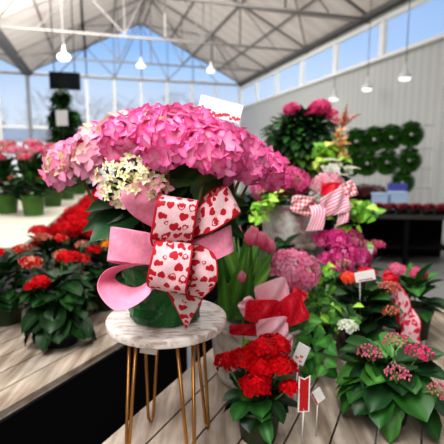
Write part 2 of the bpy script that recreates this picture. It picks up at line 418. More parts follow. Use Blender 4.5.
def umbel(mb, c, rad, n, fr, cols, flat=.55, hi=False, buds=0, budc=None, ctr=None):
    ga = 2.39996
    for k in range(n):
        z = 1 - (k + .5) / n * 1.15; rr = math.sqrt(max(0, 1 - z * z)); t = k * ga
        d = Vector((math.cos(t) * rr, math.sin(t) * rr, z))
        p = c + Vector((d.x * rad, d.y * rad, d.z * rad * flat)) * U(.9, 1.08)
        if R() < buds:
            q = jit(random.choice(budc or cols), .15); mb.blob(p, (fr * .42, fr * .42, fr * .6), 5, 3, q)
        else:
            floret(mb, p, (d + Vector((U(-.45, .45), U(-.45, .45), .25 + U(-.3, .3)))).normalized(), fr * U(.85, 1.25), random.choice(cols), ctr=ctr, hi=hi, cup=.12)
def potted(name, label, cat, base, pot, fol, heads, potmat='potdark', group=None, hi=False, fmat='leaf', potlabel=None, rz=0):
    """pot=(r,h,taper); fol = dict; heads = list of (dx,dy,z,rad,n,fr,cols,kind,kw)"""
    base = Vector(base); t = empty(name, base, label, cat, group)
    mb = MB(); potshape(mb, base, *pot[:2], taper=pot[2] if len(pot) > 2 else .78); sub(t, 'pot', mb, M[potmat], label=potlabel)
    mb = MB(); mb.lathe(base + Vector((0, 0, pot[1] * .85)), [(pot[0] * .9, 0), (pot[0] * .9, .006)], 20); sub(t, 'soil', mb, M['soil'])
    mb = MB(); foliage(mb, base + Vector((0, 0, pot[1] * .88)), **fol); sub(t, 'foliage', mb, M[fmat])
    top = base + Vector((0, 0, pot[1] * .88))
    for (dx, dy, z, rad, n, fr, cols, kind, kw) in heads:
        c = base + Vector((dx, dy, z)); mb = MB()
        if kind == 'mop': mophead(mb, c, rad, cols, fr, n, hi=hi, **kw)
        else: umbel(mb, c, rad, n, fr, cols, hi=hi, **kw)
        hd = sub(t, 'flower_head', mb, M['petal'])
        mb = MB(); g = hexc('5d7b38')
        mb.tube([top + Vector((dx * .2, dy * .2, 0)), top.lerp(c, .6) + Vector((dx * .1, dy * .1, 0)), c], [.003, .0028, .002], 5, g)
        if kind != 'mop':
            for q in range(6):
                e = c + Vector((U(-1, 1) * rad * .7, U(-1, 1) * rad * .7, rad * .15)); mb.tube([c - Vector((0, 0, rad * .8)), e], [.0018, .0012], 4, g)
        st = mb.build('stem', M['stem'], t)
    return t
def copy_tree(o, parent=None):
    c = o.copy(); COL.objects.link(c)
    if parent: c.parent = parent
    for ch in list(o.children): copy_tree(ch, c)
    return c

# ------------------------------------------------------------------ the greenhouse
YAW = math.atan(.2990)
AX = Vector((-math.sin(YAW), math.cos(YAW), 0)); LT = Vector((math.cos(YAW), math.sin(YAW), 0))
def G(lat, ax, z): return LT * lat + AX * ax + Vector((0, 0, z))
ROTG = Matrix.Rotation(YAW, 3, 'Z')
W = 6.2; EAVE = 4.75; LEFT = -2.3; RIDGE = 1.95; RZ = 6.95; FAR = 18.0; NEAR = -5.0
LEFT2 = -10.8; RIDGE2 = -6.55
def quad(mb, a, b, c, d, n=1, uvs=None):
    uvs = uvs or ((0, 0), (1, 0), (1, 1), (0, 1))
    i = [mb.vert(p, None, uv) for p, uv in zip((a, b, c, d), uvs)]; mb.face(*i)
def uvq(mb, a, b, c, d, un, vn):
    quad(mb, a, b, c, d, uvs=((0, 0), (un, 0), (un, vn), (0, vn)))
mb = MB(); quad(mb, G(LEFT2, NEAR, 0), G(W, NEAR, 0), G(W, FAR, 0), G(LEFT2, FAR, 0)); struct('floor', mb, M['floor'])
mb = MB()
ln = FAR - NEAR
uvq(mb, G(W + .05, NEAR, EAVE), G(W + .05, FAR, EAVE), G(RIDGE, FAR, RZ), G(RIDGE, NEAR, RZ), ln, 4)
uvq(mb, G(RIDGE, NEAR, RZ), G(RIDGE, FAR, RZ), G(LEFT, FAR, EAVE), G(LEFT, NEAR, EAVE), ln, 4)
uvq(mb, G(LEFT, NEAR, EAVE), G(LEFT, FAR, EAVE), G(RIDGE2, FAR, RZ), G(RIDGE2, NEAR, RZ), ln, 4)
uvq(mb, G(RIDGE2, NEAR, RZ), G(RIDGE2, FAR, RZ), G(LEFT2, FAR, EAVE), G(LEFT2, NEAR, EAVE), ln, 4)
struct('ceiling', mb, M['roof'])
# right wall: sheet below, clerestory windows, sheet above
WB, WT = 3.72, 4.52
mb = MB()
uvq(mb, G(W, NEAR, 0), G(W, FAR, 0), G(W, FAR, WB), G(W, NEAR, WB), ln, 4)
uvq(mb, G(W, NEAR, WT), G(W, FAR, WT), G(W, FAR, EAVE + .05), G(W, NEAR, EAVE + .05), ln, 1)
struct('wall_right', mb, M['walls'])
mb = MB(); uvq(mb, G(LEFT2, NEAR, 0), G(LEFT2, FAR, 0), G(LEFT2, FAR, EAVE), G(LEFT2, NEAR, EAVE), ln, 4); struct('wall_left', mb, M['walls'])
mb = MB(); uvq(mb, G(LEFT2, NEAR, 0), G(W, NEAR, 0), G(W, NEAR, EAVE), G(LEFT2, NEAR, EAVE), 17, 4)
for (a, b, c) in ((LEFT, W, RIDGE), (LEFT2, LEFT, RIDGE2)):
    i = [mb.vert(p, None, (0, 0)) for p in (G(a, NEAR, EAVE), G(b, NEAR, EAVE), G(c, NEAR, RZ))]; mb.face(*i)
struct('wall_back', mb, M['walls'])
wm = mat('white_mullion', hexc('ecebe6'), .6)
mb = MB(); uvq(mb, G(W + .02, NEAR, WB), G(W + .02, FAR, WB), G(W + .02, FAR, WT), G(W + .02, NEAR, WT), ln, 1)
w1 = mb.build('window_1', M['clerestory']); w1['kind'] = 'structure'
mb = MB()
a_ = NEAR
while a_ < FAR + .1:
    mb.box(G(W - .02, a_, (WB + WT) / 2), (.1, .16, WT - WB), ROTG); a_ += 1.9
for z in (WB, WT): mb.box(G(W - .05, (NEAR + FAR) / 2, z), (.14, ln, .07), ROTG)
o = mb.build('window_frame', wm, w1, False)
# far wall glazing with mullions
mb = MB()
for (a, b, c) in ((LEFT, W, RIDGE), (LEFT2, LEFT, RIDGE2)):
    i = [mb.vert(p) for p in (G(a, FAR, 1.0), G(b, FAR, 1.0), G(b, FAR, EAVE), G(a, FAR, EAVE))]; mb.face(*i)
w2 = mb.build('window_2', M['glazing']); w2['kind'] = 'structure'
mb = MB(); la = LEFT2
while la < W + .01:
    mb.box(G(la, FAR - .02, EAVE / 2 + .5), (.1 if abs(la % 2.1) > .01 else .16, .08, EAVE - 1), ROTG); la += 1.06
for z in (1.0, 2.75, EAVE): mb.box(G((LEFT2 + W) / 2, FAR - .02, z), (W - LEFT2, .1, .1), ROTG)
mb.build('window_frame', wm, w2, False)
cl = glass_mat('clear_gable_glazing', (.8, .86, .95), .06)
mb = MB()
for (a, b, c) in ((LEFT, W, RIDGE), (LEFT2, LEFT, RIDGE2)):
    i = [mb.vert(p) for p in (G(a, FAR, EAVE), G(b, FAR, EAVE), G(c, FAR, RZ))]; mb.face(*i)
w3 = mb.build('window_3', cl); w3['kind'] = 'structure'
mb = MB(); mb.box(G((LEFT2 + W) / 2, FAR, .5), (W - LEFT2, .12, 1.0), ROTG); struct('wall_far', mb, M['pale'])
# trusses
def seg(mb, a, b, w): mb.tube([a, b], w, 4)
ROOFMEM = mat('roof_steel', hexc('77726e'), .6, metal=.1)
def truss(a, l, r, rd):
    mb = MB()
    k = .035
    seg(mb, G(l, a, EAVE - .05), G(r, a, EAVE - .05), k); seg(mb, G(l, a, EAVE), G(rd, a, RZ - .08), k); seg(mb, G(rd, a, RZ - .08), G(r, a, EAVE), k)
    seg(mb, G(rd, a, EAVE), G(rd, a, RZ - .1), k * .8)
    for s, e in ((-1, l), (1, r)):
        for t0, t1 in ((.25, .5), (.5, .5), (.75, .5), (.5, .0), (.25, .0)):
            xb = rd + (e - rd) * t0; xt = rd + (e - rd) * t1 if t1 else rd + (e - rd) * t0
            zt = EAVE + (RZ - EAVE - .08) * (1 - abs((xt - rd) / (e - rd)))
            seg(mb, G(xb, a, EAVE), G(xt, a, zt), k * .6)
        seg(mb, G(rd, a, RZ - .1), G(rd + (e - rd) * .25, a, EAVE), k * .6)
    return struct('roof_truss', mb, ROOFMEM)
for i in range(7): truss(FAR - .15 - 3 * i, LEFT, W, RIDGE)
for i in range(5): truss(FAR - .15 - 3 * i, LEFT2, LEFT, RIDGE2)
mb = MB()
for (l, rd) in ((LEFT, RIDGE), (W, RIDGE), (LEFT, RIDGE2), (LEFT2, RIDGE2)):
    for t in (.03, .27, .5, .75, .97):
        x = rd + (l - rd) * t; z = RZ - .05 - (RZ - EAVE) * t
        seg(mb, G(x, NEAR + .2, z), G(x, FAR - .1, z), .03)
struct('roof_purlins', mb, ROOFMEM)
mb = MB()
for i in range(6):
    a0 = FAR - .15 - 3 * i; a1 = a0 - 3
    for (l, rd) in ((LEFT, RIDGE), (W, RIDGE)):
        for (ta, tb) in ((0, .5), (.5, 0), (.5, 1), (1, .5)):
            if i % 2 == 0:
                f = lambda t, aa: G(rd + (l - rd) * t, aa, RZ - .12 - (RZ - EAVE) * t)
                seg(mb, f(ta, a0), f(tb, a1), .022)
struct('roof_bracing', mb, ROOFMEM)
mb = MB(); mb.box(G(LEFT, (NEAR + FAR) / 2, EAVE - .05), (.25, ln - .3, .14), ROTG); mb.box(G(W - .1, (NEAR + FAR) / 2, EAVE - .02), (.18, ln - .3, .1), ROTG); struct('roof_gutters', mb, M['steel'])
for i in range(4):
    mb = MB(); mb.box(G(LEFT, FAR - .3 - 6 * i, (EAVE - .12) / 2), (.1, .1, EAVE - .12), ROTG); struct('roof_post', mb, M['steel'])

# outside
mb = MB(); c = G(0, FAR + 60, -.3); mb.box(c, (260, 118, .2), ROTG); struct('ground', mb, M['ground'])
def bare_tree(lat, ax, h, s):
    random.seed(s); b = G(lat, ax, -.2); mb = MB(); col = None
    def br(p, d, l, r, k):
        e = p + d * l; mb.tube([p, p.lerp(e, .5) + Vector((U(-.03, .03), U(-.03, .03), 0)) * l, e], [r, r * .85, r * .65], 4)
        if k == 0: return
        for q in range(5 if k > 1 else 7):
            dd = (d + Vector((U(-.9, .9), U(-.9, .9), U(-.1, .6)))).normalized(); br(p.lerp(e, U(.5, 1)), dd, l * U(.55, .75), r * .55, k - 1)
    br(b, Vector((0, 0, 1)), h * .3, h * .02, 4)
    for _ in range(1500):
        d = Vector((U(-1, 1), U(-1, 1), U(-1, 1)))
        if d.length > 1: continue
        p = b + Vector((d.x * h * .42, d.y * h * .3, h * .62 + d.z * h * .36)); e = p + Vector((U(-.5, .5), U(-.3, .3), U(-.1, .6))); w_ = Vector((U(-1, 1), 0, U(-1, 1))).normalized() * .035
        mb.face(mb.vert(p - w_), mb.vert(p + w_), mb.vert(e))
    return mb, b
lab = ['tall bare winter tree outside left half of far glazing', 'bare winter tree outside under the roof peak', 'bare winter tree outside just right of the peak', 'shorter bare winter tree outside far right glazing', 'bare winter tree outside behind the black screen', 'bare winter tree outside at the far left bay']
for i, (la, ax, h) in enumerate(((-1.7, 28, 6.4), (1.7, 33, 6.6), (5.0, 28, 6.2), (9.5, 33, 6.2), (-8.0, 30, 7), (-14, 33, 7))):
    m_, b = bare_tree(la, ax, h, 30 + i); thing1('bare_tree', m_, M['bark'], b, lab[i], 'tree', 'bare trees outside the glazing')
random.seed(11)
mb = MB(); c = G(-2, 52, -.2); mb.box(c + Vector((0, 0, 1.9)), (46, 8, 3.8), ROTG)
hb = empty('low_building', c, 'long low pale building outside beyond the far glazing', 'building'); sub(hb, 'wall', mb, M['pale'], False)
mb = MB(); q = [c + ROTG @ Vector(v) for v in ((-23.5, -4.4, 3.8), (23.5, -4.4, 3.8), (23.5, 0, 5.2), (-23.5, 0, 5.2), (-23.5, 4.4, 3.8), (23.5, 4.4, 3.8))]
i = [mb.vert(p) for p in q]; mb.face(i[0], i[1], i[2], i[3]); mb.face(i[3], i[2], i[5], i[4]); sub(hb, 'roof', mb, mat('grey_roof', hexc('8d939b'), .8), False)

# high bay lamps
def pendant(px, py, Y, zc, r, label, grp='round white pendant lamps'):
    p = P(px, py, Y); t = empty('pendant_lamp', p, label, 'lamp', grp)
    r *= .68; mb = MB(); mb.lathe(p, [(r, 0), (r * .98, .04), (r * .75, .075), (r * .3, .1), (r * .15, .2), (r * .1, .26)], 24); sub(t, 'lamp_shade', mb, M['whitemetal'])
    mb = MB(); mb.lathe(p + Vector((0, 0, -.05)), [(r * .4, 0), (r * .8, .015), (r * .95, .049)], 24); sub(t, 'diffuser', mb, M['lamp'])
    mb = MB(); mb.tube([p + Vector((0, 0, .25)), Vector((p.x, p.y, zc))], .008, 5); sub(t, 'cord', mb, M['steel'])
def roofz(p):
    la = p.dot(LT); 
    rd = RIDGE if la > LEFT else RIDGE2; hw = 4.25
    return RZ - (RZ - EAVE) * abs(la - rd) / hw
for (px, py, Y, r, l) in ((64, 58, 9.5, .19, 'lit white pendant lamp at left, above the black screen'), (141, 66, 13, .2, 'lit white pendant lamp under the roof peak'), (211, 71, 12, .17, 'lit white pendant lamp right of the peak, above the white card'),
                          (334, 99, 11.5, .2, 'small white pendant lamp near right wall, above the pink-flowered bush'), (367, 89, 9.5, .17, 'white pendant lamp by right wall, middle of its row'), (405, 78, 7.8, .16, 'nearest white pendant lamp hanging by right wall')):
    p = P(px, py, Y); pendant(px, py, Y, roofz(p) - .02, r, l)
# hanging screen
p = P(65, 81, 9); t = empty('hanging_screen', p, 'black rectangular screen hung from roof at left', 'screen')
ry = Matrix.Rotation(.25, 3, 'Z')
mb = MB(); mb.box(p, (.6, .07, .34), ry); sub(t, 'housing', mb, M['blackplastic'], False)
mb = MB(); mb.box(p + ry @ Vector((0.06, -.04, 0)), (.44, .012, .28), ry); sub(t, 'display', mb, M['screen'], False)
mb = MB()
for dx in (-.2, .2):
    q = p + ry @ Vector((dx, 0, .17)); mb.tube([q, Vector((q.x, q.y, roofz(q)))], .012, 5)
sub(t, 'hanger', mb, M['steel'])

# ------------------------------------------------------------------ display benches
BZ = .75
A2 = math.radians(26); SD = Vector((math.sin(A2), math.cos(A2), 0)); ND = Vector((math.cos(A2), -math.sin(A2), 0))
ROTB = Matrix.Rotation(-A2, 3, 'Z')
def B(n, s, z): return ND * n + SD * s + Vector((0, 0, z))
def bench(n0, n1, s0, s1, z, bw, label, legsz=0, mt='boards'):
    o = empty('display_bench', B((n0 + n1) / 2, (s0 + s1) / 2, 0), label, 'bench', rz=0)
    mb = MB(); k = int(round((n1 - n0) / bw)); w = (n1 - n0) / k
    # planks run along the bench
    for i in range(k):
        cc = U(.82, 1.12); mb.box(B(n0 + w * (i + .5), (s0 + s1) / 2, z - .011), (w - .006, s1 - s0, .022), ROTB, (cc, cc * U(.96, 1), cc * U(.92, 1)))
    sub(o, 'bench_top', mb, M[mt], False)
    mb = MB()
    for n in (n0 + .012, n1 - .012): mb.box(B(n, (s0 + s1) / 2, z - .065), (.024, s1 - s0, .085), ROTB)
    for s in (s0 + .012, s1 - .012): mb.box(B((n0 + n1) / 2, s, z - .065), (n1 - n0 - .05, .024, .085), ROTB)
    sub(o, 'bench_rail', mb, M['greywood'], False)
    for n in (n0 + .07, n1 - .07):
        for s in (s0 + .07, s1 - .07):
            mb = MB(); mb.box(B(n, s, (z - .023) / 2), (.06, .06, z - .023), ROTB); sub(o, 'leg', mb, M['greywood'], False)
    return o
bench(-.74, .14, -.35, 2.32, BZ, .11, 'weathered plank display bench under the marble stand and zinc pots')
lb = bench(-1.75, -1.11, -.3, 1.8, BZ, .107, 'weathered plank display bench at lower left with black sheet added for shade')
mb = MB(); mb.box(B(-1.095, .75, .365), (.012, 2.12, .73), ROTB); mb.box(B(-1.43, -.31, .365), (.66, .012, .73), ROTB); sub(lb, 'shade_panel', mb, M['blackmat'], False, label='black sheet added for the shade below the bench')  # black sheets added to paint the dark gap under the boards

# cream growing bench at the left with green pots
e0, e1 = PZ(28, 247, 1.0), PZ(95, 191, 1.0)
dv = (e1 - e0).normalized(); nv = Vector((-dv.y, dv.x, 0)); rc = Matrix.Rotation(math.atan2(-dv.x, dv.y), 3, 'Z')
s0 = e0 - dv * .1; s1 = e0 + dv * 4.5; mid = (s0 + s1) / 2; LNB = (s1 - s0).length
o = empty('growing_bench', mid - Vector((0, 0, 1)), 'cream growing bench with grey timber edge behind red flowers', 'bench')
mb = MB(); mb.box(mid + nv * .65 - Vector((0, 0, .02)), (1.26, LNB, .03), rc); sub(o, 'bench_top', mb, M['cream'], False)
mb = MB(); mb.box(mid + nv * .012 - Vector((0, 0, .03)), (.03, LNB, .1), rc); mb.box(mid + nv * 1.29 - Vector((0, 0, .03)), (.03, LNB, .1), rc)
for q in (s0, s1): mb.box(q + nv * .65 - Vector((0, 0, .03)), (1.25, .03, .1), rc)
sub(o, 'timber_edge', mb, M['greywood'], False)
for q in (s0 + dv * .1, mid, s1 - dv * .1):
    for k in (.08, 1.2):
        mb = MB(); c = q + nv * k; mb.box(Vector((c.x, c.y, .48)), (.07, .07, .96), rc); sub(o, 'leg', mb, M['greywood'], False)

# ------------------------------------------------------------------ marble plant stand
TZ = 1.11; tc_ = PZ(167, 315, TZ); TR = .1515
st = empty('plant_stand', Vector((tc_.x, tc_.y, BZ)), 'round white marble plant stand on gold hairpin legs holding big hydrangea', 'stand')
mb = MB(); mb.lathe(tc_ - Vector((0, 0, .024)), [(TR - .006, 0), (TR - .001, .003), (TR, .006), (TR, .019), (TR - .002, .0225), (TR - .006, .024)], 72); sub(st, 'tabletop', mb, M['marble'], label='round pale veined marble top')
for k, a in enumerate((214, 304, 34, 124)):
    a = math.radians(a); d = Vector((math.cos(a), math.sin(a), 0)); s = Vector((-d.y, d.x, 0))
    mb = MB(); top = Vector((tc_.x, tc_.y, TZ - .026)) + d * .092; ft = Vector((tc_.x, tc_.y, BZ + .004)) + d * .118
    w = .022
    mb.tube([top + s * w + Vector((0, 0, 0)), ft + s * .008 + Vector((0, 0, .012)), ft + s * .004 + Vector((0, 0, .001)), ft - s * .004 + Vector((0, 0, .001)), ft - s * .008 + Vector((0, 0, .012)), top - s * w], .0044, 8)
    mb.box(top + Vector((0, 0, 0)), (.035, .06, .004), Matrix.Rotation(a, 3, 'Z'))
    sub(st, 'leg', mb, M['brass'])
# white ticket under the table top
p = P(149, 348, 1.06); mb = MB(); t = empty('price_ticket', p, 'small white ticket hanging under marble stand top between gold legs', 'tag')
mb.box(p, (.046, .0012, .034), Matrix.Rotation(.1, 3, 'Z') @ Matrix.Rotation(.2, 3, 'Y')); sub(t, 'card', mb, M['white'], False)
mb = MB(); mb.tube([p + Vector((0, 0, .012)), Vector((p.x, p.y, TZ - .024))], .0008, 4); sub(t, 'string', mb, M['white'])

# ------------------------------------------------------------------ the big hydrangea
HB = Vector((tc_.x - .002, tc_.y - .01, TZ))
hy = empty('potted_hydrangea', HB, 'large pink hydrangea in dark green wrap with pink and heart-print bow on marble stand', 'plant')
# wrinkled green wrap
mb = MB(); n = 26
random.seed(5); ph = [U(0, 6.28) for _ in range(6)]
jt = [[U(-1, 1) for _ in range(64)] for _ in range(12)]
def wobf(a, z):
    k = .3 + .7 * min(1, z / .06); i_ = int(a / 6.2832 * 26 + .01) % 64
    return 1 + k * (.085 * jt[int(z * 60) % 12][i_] + .05 * jt[0][i_])
prof = [(.074, 0), (.086, .008), (.090, .024), (.088, .045), (.092, .065), (.091, .085), (.097, .105), (.100, .125), (.109, .145), (.120, .165), (.114, .165), (.1, .14), (.085, .12)]
mb.lathe(HB, prof, n, wob=wobf); sub(hy, 'pot_wrap', mb, M['foil'], False, label='crinkled dark green foil wrap')
mb = MB(); mb.lathe(HB + Vector((0, 0, .11)), [(.084, 0), (.084, .006)], 24); sub(hy, 'soil', mb, M['soil'])
heads = [  # px, py, Y, radius, palette, creaminess
    (62, 163, .93, .052, 'pale', .22), (88, 150, .90, .058, 'pale', .12), (104, 142, .98, .062, 'p', .05), (128, 137, .88, .060, 'p', .04),
    (155, 129, .92, .066, 'p', .02), (186, 133, .88, .066, 'p', 0), (212, 149, .82, .058, 'p', 0), (238, 156, .90, .062, 'p', 0), (262, 168, .97, .054, 'p', .04),
    (118, 134, 1.08, .068, 'p', .02), (150, 124, 1.08, .070, 'p', 0), (190, 126, 1.08, .072, 'p', 0), (225, 140, 1.06, .068, 'p', 0), (253, 155, 1.1, .062, 'p', 0),
    (90, 146, 1.14, .062, 'p', .05), (140, 124, 1.24, .07, 'p', 0), (182, 122, 1.26, .072, 'p', 0), (222, 136, 1.24, .068, 'p', 0), (252, 154, 1.24, .056, 'p', 0),
    (168, 143, .83, .05, 'p', .02)]
random.seed(21)
crown = HB + Vector((0, 0, .13))
cen = P(168, 175, 1.03)
for (px, py, Y, rad, pal, cr) in heads:
    c = P(px + (5 if px < 100 else 0), py + (7 if Y > 1.03 else 1), Y)
    up = ((c - cen) * .9 + Vector((0, -.05, .22))).normalized()
    mb = MB(); cols = PINK if pal == 'p' else PALE
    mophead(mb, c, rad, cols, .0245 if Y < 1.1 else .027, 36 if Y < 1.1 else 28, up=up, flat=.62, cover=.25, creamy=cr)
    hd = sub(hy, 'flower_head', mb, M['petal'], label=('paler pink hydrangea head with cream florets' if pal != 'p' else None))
    # floret stalks
    mb = MB(); root = c - up * rad * .95
    for q in range(9):
        t = U(0, 6.28); a, b, _ = frame(up); e = c + (a * math.cos(t) + b * math.sin(t)) * rad * U(.3, .85)
        mb.tube([root, root.lerp(e, .5) - up * .004, e], [.0022, .0016, .001], 4, hexc('9a8a52'))
    mb.build('floret_stalks', M['stem'], hd, offset=parent_loc(hy))
    mb = MB(); j = crown + Vector((U(-.03, .03), U(-.03, .03), 0)); m1 = j.lerp(root, .55) + Vector(((root.x - j.x) * .18, (root.y - j.y) * .15, -.03))
    mb.tube([j, j.lerp(m1, .5) + Vector((0, 0, .02)), m1, root], [.0048, .0045, .004, .0032], 6, mixc(hexc('6f7f3a'), hexc('8a5f3a'), R() * .6)); sub(hy, 'stem', mb, M['stem'])
# cream, half open cluster at the front left
random.seed(33); mb = MB(); ms = MB(); root = P(150, 196, .86); 
pts = []
for k in range(50):
    for _ in range(30):
        x = U(93, 168); y = U(151, 212)
        if ((x - 132) / 38) ** 2 + ((y - 179) / 27) ** 2 < 1 and all((x - a) ** 2 + (y - b) ** 2 > 40 for a, b in pts): break
    pts.append((x, y)); Y = .80 + .05 * (((x - 132) / 38) ** 2 + ((y - 179) / 27) ** 2) + U(-.012, .012); c = P(x, y, Y)
    d = (c - P(140, 185, .92)).normalized(); d = (d + Vector((U(-.3, .3), U(-.5, .0), U(-.1, .4)))).normalized()
    big = R() < (.55 if (x < 106 or y > 196 or x > 158) else .1); col = mixc(hexc('f08fb8'), CREAM, U(.1, .5)) if big else mixc(hexc('dfe0a0'), hexc('f4e6d0'), R())
    floret(mb, c, d, U(.0145, .0175) if big else U(.0085, .012), col, ctr=hexc('e8ea9c'), cup=.3, edge=(hexc('f29ac0') if big else hexc('f2ecc8')))
    mb.blob(c + d * .002, (.002, .002, .002), 5, 3, hexc('dfe08a'))
    j = root.lerp(c, .45) + Vector((U(-.004, .004), .008, U(-.004, .004))); ms.tube([root, j, c], [.0018, .0013, .0008], 4, hexc('a8b265'))
h2 = sub(hy, 'flower_head', mb, M['petal'], label='loose cream and pink half-open flower cluster')
ms.build('floret_stalks', M['stem'], h2, offset=parent_loc(hy))
mb = MB(); mb.tube([crown, crown.lerp(root, .6) + Vector((0, .01, .01)), root], [.004, .004, .0028], 6, hexc('7f8c48')); sub(hy, 'stem', mb, M['stem'])
# big leaves
def hleaf(px0, py0, Y0, px1, py1, Y1, w, col, droop=.25, up=Vector((0, -.6, 1))):
    a = P(px0, py0, Y0); b = P(px1, py1, Y1); mb = MB(); d = b - a
    leaf(mb, a, d, up, d.length, w, hexc(col), droop, .22, .09, 16, shape=.95)
    j = crown + Vector((0, 0, .01)); mb.tube([j, j.lerp(a, .5) + Vector((0, 0, .01)), a], [.003, .0025, .002], 5, hexc('4d6b2c'))
    sub(hy, 'leaf', mb, M['gloss'])
random.seed(8)
for a in ((138, 214, .93, 88, 236, .86, .085, '1f4a26', .15), (140, 205, .95, 76, 222, .90, .07, '17391d'), (130, 200, .93, 84, 203, .88, .055, '1a3f20'),
          (196, 178, .93, 240, 215, .86, .085, '2f6a2a', .2, Vector((.3, -1, .5))), (165, 176, .93, 222, 170, .82, .08, '3f6f30', .1, Vector((0, -1, .7))),
          (185, 205, .97, 246, 232, .92, .07, '27592a', .2, Vector((.3, -1, .6))), (170, 190, .92, 196, 168, .84, .06, '2a5526', .1, Vector((0, -1, .3))),
          (160, 205, .98, 128, 186, .92, .07, '17381c', .2, Vector((0, -1, .4))), (150, 215, .97, 112, 205, .93, .08, '132f18', .2, Vector((0, -1, .5))),
          (175, 215, .98, 212, 190, .93, .08, '1a3c1c', .2, Vector((0, -1, .5))), (190, 200, 1.0, 248, 196, .95, .07, '2c5c2a', .2), (165, 195, .98, 150, 165, .9, .07, '1c3e1e', .1, Vector((0, -1, .2))),
          (180, 190, 1.0, 178, 160, .92, .07, '20441f', .1, Vector((0, -1, .2))), (200, 190, 1.0, 228, 178, .95, .07, '264f24', .1, Vector((0, -1, .3))), (150, 190, 1.0, 115, 172, .95, .07, '1b3b1c', .1, Vector((0, -1, .3))),
          (170, 220, .99, 170, 190, .93, .1, '122c14', .1, Vector((0, -1, .2))), (160, 225, 1.0, 135, 215, .95, .09, '112a14', .1, Vector((0, -1, .2))), (180, 225, 1.0, 205, 210, .95, .09, '152f16', .1, Vector((0, -1, .2))),
          (165, 215, 1.1, 110, 195, 1.2, .1, '17351a'), (175, 210, 1.1, 235, 190, 1.22, .1, '1b3f1d'), (170, 200, 1.12, 150, 170, 1.22, .1, '17351a'), (175, 200, 1.12, 205, 168, 1.22, .1, '1b3f1d'),
          (145, 225, .95, 92, 226, .9, .08, '143017', .2), (150, 235, .97, 102, 256, .93, .07, '17381a', .3), (145, 212, .95, 84, 214, .92, .08, '1c4222', .2, Vector((0, -1, .6))), (150, 200, .96, 104, 190, .93, .08, '143017', .1, Vector((0, -1, .3))),
          (150, 232, .97, 118, 250, .93, .06, '17351a'), (190, 222, .97, 222, 205, .93, .06, '2c5a26')): hleaf(*a)

# ------------------------------------------------------------------ ribbons
def cat(pts, n):
    pts = [Vector(p) for p in pts]; out = []
    for i in range(len(pts) - 1):
        p0 = pts[max(i - 1, 0)]; p1 = pts[i]; p2 = pts[i + 1]; p3 = pts[min(i + 2, len(pts) - 1)]
        for k in range(n):
            t = k / n; out.append(.5 * ((2 * p1) + (p2 - p0) * t + (2 * p0 - 5 * p1 + 4 * p2 - p3) * t * t + (3 * p1 - p0 - 3 * p2 + p3) * t ** 3))
    out.append(pts[-1]); return out
def ribbon(mb, A, Bq, n=7, m=12, wave=.002, edge=.07, ph=0.0):
    A = cat([P(*p) for p in A], n); C = cat([P(*p) for p in Bq], n); rows = []; u = ph; prev = None
    for i in range(len(A)):
        mid = (A[i] + C[i]) / 2
        if prev: u += (mid - prev).length
        prev = mid; wd = (C[i] - A[i]).length; row = []
        vs = [0, edge * .5, edge] + [edge + (1 - 2 * edge) * k / (m - 1) for k in range(1, m - 1)] + [1 - edge, 1 - edge * .5, 1]
        for v in vs:
            p = A[i].lerp(C[i], v); p += Vector((0, 1, 0)) * wave * math.sin(v * 7 + i * .55) * math.sin(v * math.pi)
            e = 1 if (v <= edge * .5 + 1e-6 or v >= 1 - edge * .5 - 1e-6) else 0
            row.append(mb.vert(p, (e, 0, 0), (v * wd, u)))
        rows.append(row)
    for i in range(len(rows) - 1):
        for k in range(len(rows[0]) - 1): mb.face(rows[i][k], rows[i][k + 1], rows[i + 1][k + 1], rows[i + 1][k])
def rib(parent, name, A, Bq, m_, label=None, **kw):
    mb = MB(); ribbon(mb, A, Bq, **kw); o = mb.build(name, m_, parent, True, offset=parent_loc(hy) if parent.parent else None)
    md = o.modifiers.new('thick', 'SOLIDIFY'); md.thickness = .0006
    if label: o['label'] = label
    return o
mb = MB(); kc = P(170, 243, .845)
mb.blob(kc, (.022, .016, .014), 14, 8, (1, 1, 1)); bow = sub(hy, 'ribbon_bow', mb, M['heart'], label='pink and heart-print wired ribbon bow')
def parent_loc_of_hy(): return parent_loc(hy)
pr, hr, hs = M['pinkribbon'], M['heart'], M['heartsheer']
rib(bow, 'ribbon_loop', [(162, 232, .87), (142, 222, .845), (128, 211, .82), (121, 196, .81), (124, 186, .84), (140, 187, .90), (160, 202, .93)],
    [(166, 222, .87), (161, 208, .845), (152, 193, .825), (141, 181, .825), (145, 179, .86), (152, 190, .91), (166, 215, .93)], pr, 'upper left plain pink loop')
rib(bow, 'ribbon_loop', [(168, 236, .86), (140, 231, .82), (116, 227, .81), (112.5, 228, .835), (135, 234, .89), (165, 240, .89)],
    [(164, 266, .86), (138, 264, .82), (112, 261, .81), (109, 262, .835), (132, 266, .89), (165, 262, .89)], pr, 'left plain pink loop')
rib(bow, 'ribbon_loop', [(158, 262, .875), (128, 264, .865), (106, 270, .85), (97, 286, .82), (105, 303, .795), (121, 311, .785), (146, 298, .81), (160, 276, .83)],
    [(166, 262, .91), (140, 265, .92), (122, 270, .915), (115, 277, .905), (122, 284, .885), (138, 287, .865), (156, 274, .855), (166, 260, .86)], pr, 'lower left open pink loop')
rib(bow, 'ribbon_loop', [(172, 246, .86), (196, 241, .84), (226, 227, .83), (229, 226, .855), (205, 236, .89), (180, 243, .89)],
    [(172, 262, .86), (202, 265, .84), (229, 254, .83), (232, 252, .855), (208, 262, .89), (180, 262, .89)], pr, 'right plain pink loop')
rib(bow, 'ribbon_loop', [(152, 246, .835), (150, 238, .805), (153, 220, .795), (157, 200, .795), (160, 195, .83), (160, 212, .875), (160, 238, .88)],
    [(192, 246, .835), (194, 236, .805), (196, 222, .795), (198, 206, .795), (200, 201, .83), (198, 218, .875), (185, 238, .88)], hr, 'upper left heart-print loop')
